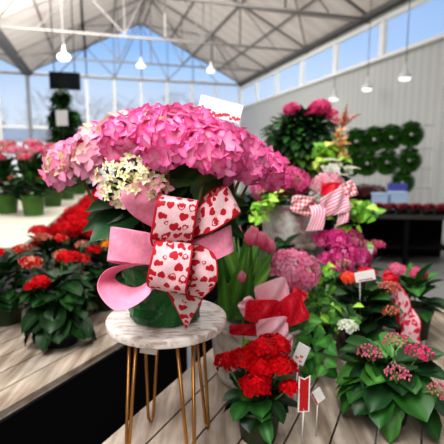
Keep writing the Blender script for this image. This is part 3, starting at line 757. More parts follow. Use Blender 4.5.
rib(bow, 'ribbon_loop', [(180, 236, .855), (192, 214, .835), (206, 200, .81), (223, 187, .80), (226, 184.5, .83), (210, 190, .88), (188, 212, .885)],
    [(182, 246, .85), (192, 238, .825), (214, 231, .805), (237, 216, .80), (240, 212, .83), (222, 220, .88), (188, 240, .885)], hr, 'upper right heart-print loop')
rib(bow, 'ribbon_loop', [(160, 246, .84), (156, 240, .81), (151, 258, .79), (146.5, 281, .795), (151, 287, .83), (160, 270, .87)],
    [(186, 246, .84), (193, 245, .81), (191, 266, .785), (187, 291, .79), (190, 294, .83), (188, 272, .87)], hr, 'lower left heart-print loop')
rib(bow, 'ribbon_loop', [(186, 244, .86), (200, 245, .83), (214, 254, .815), (218, 270, .81), (215, 286, .82), (203, 298, .84)],
    [(180, 252, .85), (189, 255, .83), (191, 264, .822), (191, 274, .82), (190, 283, .825), (184, 293, .845)], hr, 'lower right heart-print loop')
rib(bow, 'ribbon_tail', [(160, 268, .85), (163, 284, .845), (172, 302, .835), (180, 317, .845), (185.5, 329, .85)],
    [(205, 268, .85), (206, 287, .85), (202, 301, .85), (194, 315, .85), (186.5, 329, .85)], hs, 'sheer pointed heart-print tail')

# heart-edged white card above the flowers
def card_shape(mb, c, rt, w, h, th=.0012, col=None):
    mb.box(c, (w, th, h), rt, col)
def heart(mb, c, rt, s, th=.0006, col=None, n=22):
    pts = []
    for k in range(n):
        t = 2 * math.pi * k / n; x = 16 * math.sin(t) ** 3; y = 13 * math.cos(t) - 5 * math.cos(2 * t) - 2 * math.cos(3 * t) - math.cos(4 * t)
        pts.append((x / 17 * s, y / 17 * s))
    ci = mb.vert(c + rt @ Vector((0, -th, 0)), col); ids = [mb.vert(c + rt @ Vector((x, -th, y)), col) for x, y in pts]
    for k in range(n): mb.face(ci, ids[k], ids[(k + 1) % n])
p = P(220, 109, 1.0); rt = Matrix.Rotation(-.1, 3, 'Z') @ Matrix.Rotation(.26, 3, 'Y')
t = empty('plant_tag', p, 'white card edged with small red hearts standing above pink hydrangea', 'tag')
mb = MB(); card_shape(mb, p, rt, .102, .042); sub(t, 'card', mb, M['white'], False)
mb = MB(); random.seed(3)
for k in range(17):
    x = -.047 + .094 * k / 16; heart(mb, p + rt @ Vector((x, 0, -.018 + U(0, .011) + (.008 if k < 3 else 0))), Matrix(rt) @ Matrix.Rotation(U(-.4, .4), 3, 'Y'), U(.003, .006), th=.0011)
sub(t, 'heart_print', mb, mat('heart_print', hexc('e0304c'), .5), False)
mb = MB(); mb.tube([p + rt @ Vector((.02, .003, -.01)), Vector((HB.x + .03, HB.y + .02, HB.z + .1))], .0022, 5, (.9, .9, .9)); sub(t, 'pick', mb, M['whitemetal'])

# ------------------------------------------------------------------ left bench plants
REDS = [hexc('d80418'), hexc('e80c20'), hexc('b80214')]
SALM = [hexc('d87868'), hexc('c86a58'), hexc('e09078')]
K = dict(n=34, r0=.05, h=.12, ln=.11, w=.075, cols=DARK + GREEN[:1], droop=.3, serr=.05, up=-.1, shape=-1)
def kal(label, base, heads, pot=(.075, .12, .75), fol=None, group=None, potmat='potdark', sc=1, hi=False, name='potted_kalanchoe'):
    f = dict(K); f.update(fol or {}); return potted(name, label, 'plant', base, pot, f, heads, potmat, group, hi=hi, fmat='gloss')
def H(dx, dy, z, rad, n, fr, cols, **kw): return (dx, dy, z, rad, n, fr, cols, 'umb', kw)
def HM(dx, dy, z, rad, n, fr, cols, **kw): return (dx, dy, z, rad, n, fr, cols, 'mop', kw)
random.seed(50)
b = PZ(62, 342, BZ)
kal('leafy red kalanchoe with drooping dark leaves at lower left bench corner', b,
    [H(-.02, -.12, .29, .032, 40, .012, REDS, flat=.8), H(-.07, -.1, .27, .02, 18, .012, REDS, flat=.8), H(-.1, .0, .33, .04, 50, .011, REDS + SALM, flat=.8, buds=.4, budc=SALM), H(.05, .0, .36, .045, 60, .011, REDS), H(.0, .05, .36, .035, 30, .010, SALM, buds=.7, budc=SALM), H(.09, .04, .34, .03, 20, .010, REDS, flat=.8)],
    pot=(.085, .12, .75), fol=dict(n=80, ln=.13, w=.085, h=.17, r0=.07, droop=.45, up=-.5), potmat='potblack')
b2 = PZ(20, 322, BZ)
kal('kalanchoe with coral buds at the far left bench edge', PZ(8, 322, BZ), [H(-.03, 0, .33, .035, 36, .011, REDS, buds=.3, budc=SALM), H(.07, .03, .34, .04, 40, .011, REDS, buds=.5, budc=SALM), H(.12, -.04, .3, .03, 24, .01, REDS, buds=.5, budc=SALM)], fol=dict(n=60, h=.17, ln=.13))
kal('orange-topped kalanchoe just left of pink bow', PZ(104, 308, BZ), [H(-.03, -.03, .31, .036, 40, .011, REDS), H(.035, -.02, .335, .028, 26, .011, [hexc('ff8a1c'), hexc('f59a20')]), H(-.0, .05, .35, .04, 40, .010, [hexc('cfc48c'), hexc('b8b07c')], buds=.8), H(.07, .03, .3, .04, 40, .011, REDS), H(-.1, .03, .32, .04, 44, .010, SALM, buds=.7, budc=SALM)],
    fol=dict(n=60, h=.17, ln=.13, w=.085))
kal('red kalanchoe between coral-bud plant and orange-topped plant', PZ(52, 300, BZ), [H(-.04, 0, .31, .045, 60, .011, REDS), H(.05, .02, .33, .045, 60, .011, REDS, buds=.2, budc=SALM), H(.0, -.07, .35, .045, 60, .010, SALM, buds=.8, budc=SALM), H(-.07, .05, .37, .05, 60, .012, REDS), H(.06, .08, .38, .05, 60, .012, REDS)], fol=dict(n=50, h=.2))
# sea of red flowers
rp = potted('red_flower_pot', 'bright red flowering pot plant in the dense red bed beyond near-left plants', 'plant', Vector((0, 0, BZ)), (.075, .12, .78),
            dict(n=22, r0=.05, h=.1, ln=.1, w=.06, cols=DARK, up=.1), [HM(-.055, -.045, .28, .075, 60, .018, REDS), HM(.06, -.035, .29, .075, 60, .018, REDS), HM(.0, .065, .30, .08, 60, .018, REDS)], 'potdark', 'dense bed of red pot plants on left bench')
first = True
cells = []
for r_ in range(17):
    for c_ in range(4):
        cells.append(s0 + dv * (.42 + .215 * r_) - nv * (.17 + .2 * c_ + (.05 if r_ % 2 else 0)))
for i, q in enumerate(cells):
    o = rp if i == 0 else copy_tree(rp)
    q.z = BZ; o.location = q; o.rotation_euler = (0, 0, U(0, 6.28))
bm = (s0 + dv * .3 + s0 + dv * 4.2) / 2 - nv * .45; bm.z = 0
o = empty('flower_bench', bm, 'low bench carrying the dense bed of red flowers', 'bench')
mb = MB(); mb.box(bm + Vector((0, 0, BZ - .012)), (.86, 3.9, .022), rc); sub(o, 'bench_top', mb, M['greywood'], False)
for a in (-1.8, 0, 1.8):
    for b in (-.36, .36):
        mb = MB(); mb.box(bm + dv * a - nv * b + Vector((0, 0, .36)), (.06, .06, .72), rc); sub(o, 'leg', mb, M['greywood'], False)
# pots on cream bench : pink blooming plants in green pots
def gp(label, px, py, hcol, i):
    b = PZ(px, py, .995)
    return potted('potted_kalanchoe', label, 'plant', b, (.105, .19, .78), dict(n=56, r0=.08, h=.3, ln=.19, w=.1, cols=GREEN[:2] + DARK[:1], up=.1, shape=.8),
        [H(-.1, -.03, .58, .08, 60, .022, hcol, buds=.35, budc=[hexc('c9b67c'), hexc('d8a8a0')]), H(.09, -.05, .58, .08, 60, .022, hcol, buds=.4, budc=[hexc('c9b67c'), hexc('d8a8a0')]), H(0, .08, .64, .085, 60, .022, hcol, buds=.35, budc=[hexc('c9b67c')]), H(0, -.11, .52, .07, 50, .022, hcol, buds=.5, budc=[hexc('c9b67c')])],
        'potgreen', 'pink-flowered plants in green pots on cream bench')
random.seed(60)
PK = [hexc('f05a98'), hexc('e8407c'), hexc('f59ab8')]
gp('pink-flowered plant in nearest wide green pot on cream bench', 34, 215, PK, 0)
gp('second pink-flowered plant in green pot behind the nearest on cream bench', 53, 206, PK, 1)
gp('third pink-flowered plant in green pot, half hidden by big hydrangea', 67, 199, [hexc('f59ab8'), hexc('e8a8a0')], 2)
gp('green pot plant at left picture edge of cream bench', 8, 213, PK, 3)
gp('farthest green pot plant visible on cream bench', 80, 194, PK, 4)

# ------------------------------------------------------------------ right bench display
# lower zinc planter: strap-leaved pink tulips + pink hydrangea + bow
random.seed(70)
zc = Vector((.125, 1.40, BZ))
pl = empty('zinc_planter', zc, 'large round distressed zinc planter of tulips and pink flowers beside marble stand', 'planter')
mb = MB(); mb.lathe(zc, [(.135, 0), (.142, .004), (.15, .03), (.158, .1), (.163, .17), (.166, .195), (.171, .197), (.172, .207), (.164, .208), (.158, .19)], 56); sub(pl, 'pot', mb, M['zincpink'])
mb = MB(); mb.lathe(zc + Vector((0, 0, .17)), [(.158, 0), (.158, .008)], 30); sub(pl, 'soil', mb, M['soil'])
def strap(mb, a, b, w, col, bend=.25):
    leaf(mb, a, b - a, Vector((U(-.3, .3), -1, .4)), (b - a).length, w, col, bend, .35, 0, 8, shape=.8)
mb = MB(); base = P(238, 312, 1.36)
for (px, py, Y, w) in ((222, 232, 1.3, .03), (232, 226, 1.34, .032), (243, 236, 1.3, .035), (252, 244, 1.33, .03), (262, 240, 1.4, .03), (228, 262, 1.24, .03), (244, 262, 1.25, .034), (274, 250, 1.34, .036), (216, 268, 1.3, .03), (250, 285, 1.2, .028), (262, 262, 1.3, .03), (236, 246, 1.42, .03), (280, 246, 1.4, .03), (222, 290, 1.22, .03), (256, 340, 1.16, .03), (238, 240, 1.45, .03), (226, 246, 1.4, .028), (268, 272, 1.28, .03), (246, 250, 1.5, .03)):
    q = P(px, py, Y); strap(mb, base + Vector((U(-.05, .05), U(-.04, .06), -.02)), q, w * 1.9, random.choice([hexc('4f8a34'), hexc('66a044'), hexc('3f762c'), hexc('7ab04e')]), .35)
sub(pl, 'foliage', mb, M['leaf'])
def tulip(mb, c, r, cols, up=Vector((0, 0, 1))):
    a, b, u = frame(up)
    for k in range(6):
        t = k * math.pi / 3 + U(-.1, .1); d = a * math.cos(t) + b * math.sin(t); w = b * math.cos(t) - a * math.sin(t); rr = r * (1 if k % 2 else .88); col = random.choice(cols)
        rows = []
        for (f, h, ww) in ((.12, 0, .2), (.75, .6, .75), (.85, 1.3, .8), (.7, 2.0, .5), (.75, 2.4, .05)):
            p = c + d * rr * f + u * rr * h; cc = jit(mixc(col, (1, .8, .85), h / 6), .06)
            rows.append([mb.vert(p - w * rr * ww - d * rr * ww * .3, cc), mb.vert(p, cc), mb.vert(p + w * rr * ww - d * rr * ww * .3, cc)])
        for i in range(4):
            for q in range(2): mb.face(rows[i][q], rows[i][q + 1], rows[i + 1][q + 1], rows[i + 1][q])
TP = [hexc('f05f95'), hexc('ee7aa6'), hexc('e23f7c')]
for (px, py, Y, r) in ((250, 240, 1.36, .026), (238, 232, 1.45, .02), (262, 243, 1.36, .024), (270, 248, 1.42, .024), (241, 276, 1.28, .015), (255, 236, 1.5, .024), (233, 228, 1.5, .018)):
    mb = MB(); c = P(px, py, Y); c.z -= .02; tulip(mb, c, r, TP, Vector((U(-.2, .2), U(-.3, 0), 1))); hd = sub(pl, 'tulip', mb, M['petal'])
    mb = MB(); mb.tube([base + Vector((U(-.03, .03), 0, 0)), base.lerp(c, .6) + Vector((U(-.01, .01), 0, 0)), c], .0032, 5, hexc('6d9a4c')); mb.build('stem', M['stem'], hd, offset=parent_loc(pl))
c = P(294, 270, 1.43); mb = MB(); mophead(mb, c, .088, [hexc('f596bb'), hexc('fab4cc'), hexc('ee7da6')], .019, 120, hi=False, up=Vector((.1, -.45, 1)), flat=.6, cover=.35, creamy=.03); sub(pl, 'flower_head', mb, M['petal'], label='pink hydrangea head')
mb = MB(); mb.tube([zc + Vector((.05, 0, .17)), c], .005, 6, hexc('6d7a3c')); sub(pl, 'stem', mb, M['stem'])
mb = MB(); foliage(mb, zc + Vector((.05, .03, .19)), 40, .1, .13, .1, .06, GREEN, .3, .06, .15); sub(pl, 'foliage', mb, M['leaf'])
mb = MB()
for k in range(30):
    q = P(U(296, 330), U(318, 372), U(1.28, 1.34)); leaf(mb, q, Vector((U(-1, 1), -.3, U(-1, .3))), Vector((0, -1, .5)), .045, .045, random.choice([hexc('4c8a3c'), hexc('5c9a48'), hexc('3c7a34')]), .2, .2, .12, 6, shape=.6)
mb.tube([zc + Vector((.12, -.03, .2)), P(305, 330, 1.3), P(315, 365, 1.28)], .002, 4, hexc('5c8a48')); sub(pl, 'trailing_ivy', mb, M['leaf'])
# bow on it
mb = MB(); mb.blob(P(268, 312, 1.2), (.02, .015, .02), 12, 7); bw = sub(pl, 'ribbon_bow', mb, M['redmesh'], label='pale pink and red mesh bow')
def rib2(par, root, A, Bq, m_, label, **kw):
    mb = MB(); ribbon(mb, A, Bq, **kw); o = mb.build('ribbon_loop', m_, par, True, offset=parent_loc(root)); o['label'] = label; return o
rr_, pp_ = M['redmesh'], M['paleribbon']
def puff(par, root, px, py, Y, rx, rz, m_, label, tilt=0, d=.6, ph=0):
    """a puffed loop : a broad band bulging towards the viewer and curling back"""
    A = []; C = []; ca, sa = math.cos(tilt), math.sin(tilt)
    for (t, w) in ((-1, .5), (-.85, .78), (-.3, .9), (.3, 1.0), (.8, 1.02), (1, .85), (.85, .8), (.0, .7), (-.6, .5)):
        k = len(A); back = 1 if k > 5 else 0
        dy = (rx / F * Y) * (-(1 - t * t) * d if not back else .8)
        x = t * rx; z = rz * w
        A.append((px + x * ca + z * sa, py + x * sa - z * ca, Y + dy)); C.append((px + x * ca - z * sa, py + x * sa + z * ca, Y + dy))
    return rib2(par, root, A, C, m_, label, n=5, m=12, wave=.011, ph=ph)
puff(bw, pl, 272, 293, 1.22, 17, 13, pp_, 'upper pale pink loop', -.25)
puff(bw, pl, 262, 312, 1.19, 17, 13, rr_, 'left red mesh loop', .1)
puff(bw, pl, 289, 312, 1.2, 17, 15, rr_, 'right red mesh loop', -.5)
puff(bw, pl, 272, 328, 1.17, 16, 11, pp_, 'lower pale pink loop', -.05)
puff(bw, pl, 282, 341, 1.18, 10, 8, pp_, 'small pale pink end loop', .3)
puff(bw, pl, 248, 306, 1.22, 8, 10, pp_, 'pale pink ribbon point', .9)
puff(bw, pl, 297, 298, 1.23, 9, 8, rr_, 'red mesh ribbon tip', -1.0)
puff(bw, pl, 243, 330, 1.24, 14, 6, rr_, 'red mesh band behind leaves', 0)

db = bench(-1.35, -.95, 2.36, 3.3, BZ, .1, 'added short plank bench of dark leafy plants behind big hydrangea')  # bench added to carry the dark backdrop behind the hydrangea
mb = MB(); mb.box(B(-1.15, 2.352, .36), (.40, .01, .72), ROTB); mb.box(B(-.944, 2.83, .36), (.01, .94, .72), ROTB); sub(db, 'shade_panel', mb, M['blackmat'], False)  # black sheets added to darken the space under the short bench
random.seed(77)
for k, (n_, s_, l_) in enumerate(((-1.24, 2.48, 'added dark leafy plant behind hydrangea, front left of short bench'), (-1.02, 2.48, 'added dark leafy plant behind hydrangea, front right of short bench'), (-1.24, 2.74, 'added dark leafy plant second on left of short bench'), (-1.02, 2.74, 'added dark leafy plant second on right of short bench'), (-1.24, 3.0, 'added dark leafy plant third on left of short bench'), (-1.02, 3.0, 'added dark leafy plant third on right of short bench'))):  # plants added to fill the view behind the hydrangea with dark
    potted('dark_fill_plant', l_, 'plant', B(n_, s_, BZ), (.085, .14, .8), dict(n=70, r0=.07, h=.3, ln=.17, w=.085, cols=DARK, up=.0, droop=.4), [], 'potblack', 'added dark leafy plants on the short bench')
for k, (n_, s_, l_) in enumerate(((-.62, 1.62, 'added dark leafy plant just behind the pink tulips'), (-.62, 1.88, 'added dark leafy plant on bench edge left of wooden riser'))):  # more added plants, filling the dark behind the tulips
    potted('dark_fill_plant', l_, 'plant', B(n_, s_, BZ), (.075, .13, .8), dict(n=60, r0=.07, h=.22, ln=.14, w=.075, cols=DARK + GREEN[:1], up=.0, droop=.4), [], 'potblack')
# riser block for the upper planter
pc = P(294, 244, 2.12); RZB = pc.z
rc_ = Vector((pc.x, pc.y + .13, BZ))
o = empty('wooden_riser', rc_, 'grey wooden riser box on plank bench under the upper zinc planter', 'riser')
h = RZB - BZ - .002
mb = MB()
for k in range(4): mb.box(rc_ + Vector((0, 0, h * (k + .5) / 4)), (.32, .26, h / 4 - .004), ROTB, (U(.8, 1.1),) * 3)
sub(o, 'slatted_side', mb, M['greywood'], False)
mb = MB(); mb.box(rc_ + Vector((0, 0, h - .007)), (.34, .28, .013), ROTB); sub(o, 'riser_top', mb, M['boards'], False)
# upper zinc planter
random.seed(80)
uc = Vector((rc_.x, rc_.y, RZB)); up_ = empty('zinc_planter', uc, 'oval distressed zinc planter with gingham bow above magenta hydrangea', 'planter')
mb = MB(); mb.lathe(uc, [(.135, 0), (.14, .004), (.15, .06), (.158, .15), (.163, .185), (.169, .19), (.167, .2), (.156, .198), (.15, .18)], 48, None, 1.0, .8); sub(up_, 'pot', mb, M['zincpink'])
mb = MB(); mb.lathe(uc + Vector((0, 0, .175)), [(.146, 0), (.146, .006)], 24, None, 1, .8); sub(up_, 'soil', mb, M['soil'])
mb = MB(); foliage(mb, uc + Vector((-.02, -.02, .18)), 70, .12, .12, .1, .09, [hexc('4f8a34'), hexc('62983c'), hexc('3a6f2c'), hexc('7fae48')], .35, .08, .05, shape=.6); sub(up_, 'foliage', mb, M['leaf'])
MAG = [hexc('e83a86'), hexc('f05a9c'), hexc('d42a72')]
for (px, py, Y, r, cols, n) in ((291, 184, 2.2, .1, [hexc('ee5c9a'), hexc('f478ac'), hexc('e04a8a')], 110), (266, 190, 2.3, .08, [hexc('e04a8a'), hexc('ee5c9a')], 60), (328, 186, 2.1, .075, [hexc('f4a8bc'), hexc('f8ccd6'), hexc('ee7a9c')], 70), (336, 200, 2.0, .05, [hexc('f8e8ec'), hexc('f4b8c8')], 40)):
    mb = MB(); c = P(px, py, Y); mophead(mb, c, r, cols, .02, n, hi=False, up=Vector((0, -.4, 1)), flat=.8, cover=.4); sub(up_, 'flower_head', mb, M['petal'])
    mb = MB(); mb.tube([uc + Vector((0, 0, .17)), c], .004, 5, hexc('5d7b38')); sub(up_, 'stem', mb, M['stem'])
mb = MB()
def vine(mb, pts, nleaf, size, cols, spread=.02):
    ps = cat([P(*q) for q in pts], 8); mb.tube(ps, .0022, 4, hexc('6a9a3c'))
    for k in range(nleaf):
        q = random.choice(ps) + Vector((U(-1, 1), U(-1, 1), U(-1, 1))) * spread
        leaf(mb, q, Vector((U(-1, 1), U(-.8, .2), U(-1, .4))), Vector((0, -.6, 1)), size * U(.7, 1.2), size * U(.75, 1.1), random.choice(cols), .2, .2, .15, 6, shape=.6)
vine(mb, [(318, 195, 2.1), (340, 205, 2.0), (358, 208, 1.95), (372, 214, 1.92)], 44, .055, BRIGHT, .035)
sub(up_, 'trailing_vine', mb, M['leaf'])
mb = MB(); vine(mb, [(322, 200, 2.1), (340, 215, 1.98), (352, 235, 1.95), (362, 250, 1.95)], 40, .045, BRIGHT + [hexc('e8e8d8')], .035); vine(mb, [(275, 195, 2.1), (262, 205, 2.05), (258, 215, 2.02)], 20, .05, BRIGHT, .02); sub(up_, 'trailing_vine', mb, M['leaf'])
kb = P(309, 206, 1.93); mb = MB(); mb.blob(kb, (.022, .015, .018), 12, 7); bw = sub(up_, 'ribbon_bow', mb, M['redmesh'], label='red gingham and pink striped bow')
puff(bw, up_, 303, 205, 1.93, 12, 10, M['gingham'], 'left red gingham loop', .2)
puff(bw, up_, 347, 190, 1.92, 9, 8, M['gingham'], 'right red gingham loop', -.4)
puff(bw, up_, 335, 203, 1.9, 14, 12, M['stripe'], 'pink striped loop', -.4)
puff(bw, up_, 331, 190, 1.92, 10, 8, M['redmesh'], 'bright red ribbon fold', .1)
rib2(bw, up_, [(309, 206, 1.9), (312, 214, 1.88), (306, 231, 1.88)], [(322, 204, 1.9), (326, 212, 1.88), (323, 230, 1.88)], M['stripe'], 'pink striped tail', n=6, m=8)
rib2(bw, up_, [(330, 206, 1.9), (338, 216, 1.88), (336, 226, 1.88)], [(342, 200, 1.9), (349, 212, 1.88), (348, 222, 1.88)], M['stripe'], 'right pink striped tail', n=6, m=8)

# potted plants on right bench
random.seed(90)
def hyd(label, px, py, Y, base, heads, cols, fr=.017, n=70, potr=.08, cr=0, potmat='potdark'):
    base = Vector(base); hs_ = []
    for (x, y, yy, r) in heads:
        c = P(x, y, yy) - base; hs_.append(HM(c.x, c.y, c.z, r, n, fr, cols, up=Vector((0, -.35, 1)), flat=.75, cover=.4, creamy=cr))
    return potted('potted_hydrangea', label, 'plant', base, (potr, .13, .78), dict(n=34, r0=.06, h=.12, ln=.12, w=.08, cols=GREEN + BRIGHT[2:3], up=.1, serr=.06), hs_, potmat)
hyd('magenta hydrangea with several heads below the upper zinc planter', 0, 0, 0, (.60, 1.86, BZ),
    [(345, 256, 1.78, .06), (330, 262, 1.82, .05), (358, 258, 1.85, .055), (350, 240, 1.95, .06), (325, 240, 1.95, .05), (338, 240, 1.86, .055), (366, 250, 2.0, .045), (342, 268, 1.76, .045)], [hexc('e8489a'), hexc('f266ac'), hexc('d2307e'), hexc('f480ba')], .016, 54)
# lime ivy pot
def leafy(name, label, base, pot, pts, n, size, cols, potmat='potdark', cat_='plant', mt='leaf'):
    base = Vector(base); t = empty(name, base, label, cat_)
    mb = MB(); potshape(mb, base, pot[0], pot[1]); sub(t, 'pot', mb, M[potmat])
    mb = MB(); mb.lathe(base + Vector((0, 0, pot[1] * .85)), [(pot[0] * .9, 0), (pot[0] * .9, .006)], 20); sub(t, 'soil', mb, M['soil'])
    mb = MB(); foliage(mb, base + Vector((0, 0, pot[1] * .9)), int(n * .4), pot[0] * .8, .1, size * 1.6, size * 1.4, cols, .35, .12, .1, shape=.6)
    for q in pts: vine(mb, q, int(n / max(1, len(pts))), size, cols, .03)
    sub(t, 'foliage', mb, M[mt]); return t
leafy('potted_ivy', 'lime green ivy trailing over planks right of the red mesh bow', (.38, 1.66, BZ), (.07, .12),
      [[(312, 290, 1.6), (320, 275, 1.6), (330, 280, 1.55)], [(315, 300, 1.55), (328, 310, 1.48), (342, 325, 1.42)], [(315, 290, 1.55), (335, 300, 1.5), (350, 315, 1.45)], [(318, 280, 1.6), (318, 300, 1.5), (322, 322, 1.45)], [(306, 280, 1.6), (322, 268, 1.62), (334, 272, 1.6)]], 130, .042, BRIGHT + GREEN + [hexc('4c8030'), hexc('5c9038')])
PB = [hexc('d8909a'), hexc('c87a88'), hexc('e0a8a8')]
kal('kalanchoe with closed salmon buds behind white card at right', (.66, 1.99, BZ), [H(-.11, -.03, .30, .035, 40, .010, PB, buds=.9, budc=PB), H(-.04, -.1, .28, .03, 34, .010, PB, buds=.9, budc=PB), H(.03, .02, .34, .04, 44, .010, [hexc('ee6a94')] + PB, buds=.6, budc=PB), H(.1, .03, .34, .035, 40, .011, [hexc('f0608c')], buds=.5, budc=PB)], fol=dict(n=34, h=.12))
kal('red-flowered kalanchoe with buds left of heart ribbon at right', (.56, 1.60, BZ), [H(-.07, -.03, .30, .034, 22, .016, [hexc('e8283c'), hexc('f04858')], ctr=hexc('f08030')), H(.01, -.0, .31, .034, 22, .016, [hexc('e8283c'), hexc('f04858')]), H(-.06, .08, .33, .03, 34, .009, PB, buds=.9, budc=PB), H(.09, -.03, .26, .04, 44, .010, SALM, buds=.9, budc=SALM), H(.06, -.12, .2, .03, 30, .010, SALM, buds=.9, budc=SALM), H(-.1, -.12, .2, .02, 12, .016, [hexc('f0f0e0')])], fol=dict(n=44, h=.12, ln=.11, w=.08))
kal('pink-budded kalanchoe with big glossy leaves at lower right corner', (.485, 1.14, BZ), [H(-.08, -.05, .225, .033, 40, .0075, [hexc('d86a88')], buds=.85, budc=[hexc('d87a90'), hexc('c86880')]), H(.0, -.03, .25, .033, 40, .0075, [hexc('e05a84')], buds=.85, budc=[hexc('d87a90'), hexc('c86880')]), H(.06, -.05, .225, .034, 40, .0085, [hexc('e8407c')], buds=.6, budc=[hexc('e05a84')]), H(-.03, -.12, .20, .032, 36, .0075, [hexc('d86a88')], buds=.9, budc=[hexc('d87a90')]), H(.07, -.15, .17, .03, 30, .0075, [hexc('d86a88')], buds=.9, budc=[hexc('d87a90')]), H(-.11, .05, .26, .028, 18, .012, [hexc('eef0e4'), hexc('dfe8d0')])],
    pot=(.07, .11, .75), fol=dict(n=74, r0=.06, h=.085, ln=.115, w=.085, droop=.45, up=-.35, cols=[hexc('28561f'), hexc('306428'), hexc('1f4622'), hexc('467a34')]))
kal('bright red kalanchoe in front of large zinc planter', (.10, 1.06, BZ), [H(-.045, .0, .225, .036, 44, .0135, REDS), H(.035, .02, .25, .046, 62, .0135, REDS), H(.055, -.03, .22, .034, 36, .0135, REDS), H(-.015, -.07, .19, .038, 42, .0135, REDS), H(-.09, .0, .215, .03, 28, .0135, REDS), H(0, -.03, .215, .034, 36, .0135, REDS), H(.075, -.05, .17, .022, 20, .0135, REDS), H(.0, .03, .24, .03, 24, .0135, REDS)],
    pot=(.065, .1, .75), fol=dict(n=36, h=.07, ln=.075, w=.055, r0=.045, cols=DARK + [hexc('31642c')]), potmat='potdark')
# heart ribbon at the right on a potted plant
rb0 = Vector((.82, 1.73, BZ)); t = potted('ribboned_gift_plant', 'gift plant tied with large pink heart-print ribbon at right edge', 'plant', rb0, (.08, .13, .8), dict(n=36, r0=.06, h=.12, ln=.11, w=.07, cols=GREEN, up=.1), [HM(-.07, .03, .28, .035, 40, .013, [hexc('f06a94'), hexc('f490ac')]), HM(.03, .04, .26, .035, 40, .013, [hexc('f06a94')])], 'potdark')
mb = MB(); mb.blob(P(395, 300, 1.62), (.02, .015, .02), 12, 7); bw = sub(t, 'ribbon_bow', mb, M['redmesh'], label='pink heart-print ribbon bow')
rib2(bw, t, [(383, 284, 1.64), (397, 283, 1.6), (409, 298, 1.58), (413, 320, 1.57)], [(385, 300, 1.62), (393, 303, 1.58), (398, 314, 1.56), (400, 328, 1.56)], M['heartbig'], 'upper heart-print loop', n=7, m=10)
rib2(bw, t, [(399, 312, 1.6), (404, 322, 1.56), (400, 336, 1.55), (402, 352, 1.55)], [(413, 308, 1.6), (421, 322, 1.56), (420, 338, 1.55), (424, 356, 1.55)], M['heartbig'], 'hanging heart-print tail', n=7, m=10)
puff(bw, t, 390, 278, 1.66, 8, 6, M['redmesh'], 'small pink-red ribbon tip', .6)
rib2(bw, t, [(384, 300, 1.6), (392, 312, 1.57), (399, 330, 1.56)], [(390, 297, 1.6), (399, 310, 1.57), (404, 326, 1.56)], M['redmesh'], 'red ribbon edge', n=7, m=6)
# white card at right
p = P(365, 276, 1.5); rt = Matrix.Rotation(-.1, 3, 'Z') @ Matrix.Rotation(-.22, 3, 'Y')
t = empty('plant_tag', p, 'plain white card above red-flowered kalanchoe at right', 'tag'); mb = MB(); card_shape(mb, p, rt, .072, .038); sub(t, 'card', mb, M['white'], False)
mb = MB(); mb.box(p + rt @ Vector((0, -.001, -.013)), (.05, .001, .003), rt); sub(t, 'print_line', mb, M['redcard'], False)
mb = MB(); mb.tube([p + rt @ Vector((-.02, .002, -.01)), Vector((p.x + .02, p.y + .08, BZ + .1))], .002, 5); sub(t, 'pick', mb, M['whitemetal'])
# white card with red floral print by the red kalanchoe
p = P(301, 354, 1.12); rt = Matrix.Rotation(-.5, 3, 'Z') @ Matrix.Rotation(.35, 3, 'Y') @ Matrix.Rotation(.1, 3, 'X')
t = empty('plant_tag', p, 'white card with small red print beside bright red kalanchoe', 'tag'); mb = MB(); card_shape(mb, p, rt, .036, .066); sub(t, 'card', mb, M['white'], False)
mb = MB(); heart(mb, p + rt @ Vector((.004, -.0012, -.006)), rt, .006); heart(mb, p + rt @ Vector((-.007, -.0012, -.016)), rt, .006); heart(mb, p + rt @ Vector((.006, -.0012, -.022)), rt, .005); sub(t, 'flower_print', mb, mat('coral_print', hexc('e0705c'), .5), False)
mb = MB(); mb.tube([p + rt @ Vector((0, .002, -.02)), Vector((p.x - .02, p.y + .0, BZ + .005))], .0018, 5); sub(t, 'pick', mb, M['whitemetal'])
# red swallow tailed card, bottom
p = P(304, 394, 1.0); rt = Matrix.Rotation(.1, 3, 'Z')
t = empty('plant_tag', p, 'red swallow-tailed card with white rim at bottom edge', 'tag')
def swallow(mb, c, rt, w, h, notch, th):
    pts = [(-w, -h), (w, -h), (w, h), (0, h - notch), (-w, h)]
    f = [mb.vert(c + rt @ Vector((x, -th, z))) for x, z in pts]; b_ = [mb.vert(c + rt @ Vector((x, th, z))) for x, z in pts]
    mb.face(f[0], f[1], f[2], f[3]); mb.face(f[0], f[3], f[4]); mb.face(b_[3], b_[2], b_[1], b_[0]); mb.face(b_[4], b_[3], b_[0])
    for k in range(5): mb.face(f[k], b_[k], b_[(k + 1) % 5], f[(k + 1) % 5])
mb = MB(); swallow(mb, p, rt, .0155, .05, .008, .0006); sub(t, 'card', mb, M['white'], False)
mb = MB(); swallow(mb, p + Vector((0, -.001, 0)), rt, .0115, .046, .008, .0004); sub(t, 'card_face', mb, M['redcard'], False)
mb = MB(); mb.tube([p - Vector((0, 0, .04)), Vector((p.x, p.y + .01, BZ + .005))], .002, 5); sub(t, 'pick', mb, M['whitemetal'])
p = P(318, 396, 1.04); t = empty('plant_tag', p, 'white card with red edging at bottom, right of red swallow-tailed card', 'tag')
rt = Matrix.Rotation(.3, 3, 'Z') @ Matrix.Rotation(-.5, 3, 'Y'); mb = MB(); card_shape(mb, p, rt, .03, .04); sub(t, 'card', mb, M['white'], False)
mb = MB(); mb.box(p + rt @ Vector((-.012, -.001, 0)), (.004, .001, .04), rt); sub(t, 'print_line', mb, M['redcard'], False)
mb = MB(); mb.tube([p - Vector((0, 0, .01)), Vector((p.x, p.y + .01, BZ + .005))], .002, 5); sub(t, 'pick', mb, M['whitemetal'])
p = P(377, 388, 1.12); t = empty('plant_tag', p, 'narrow white pointed tag in lower right kalanchoe', 'tag')
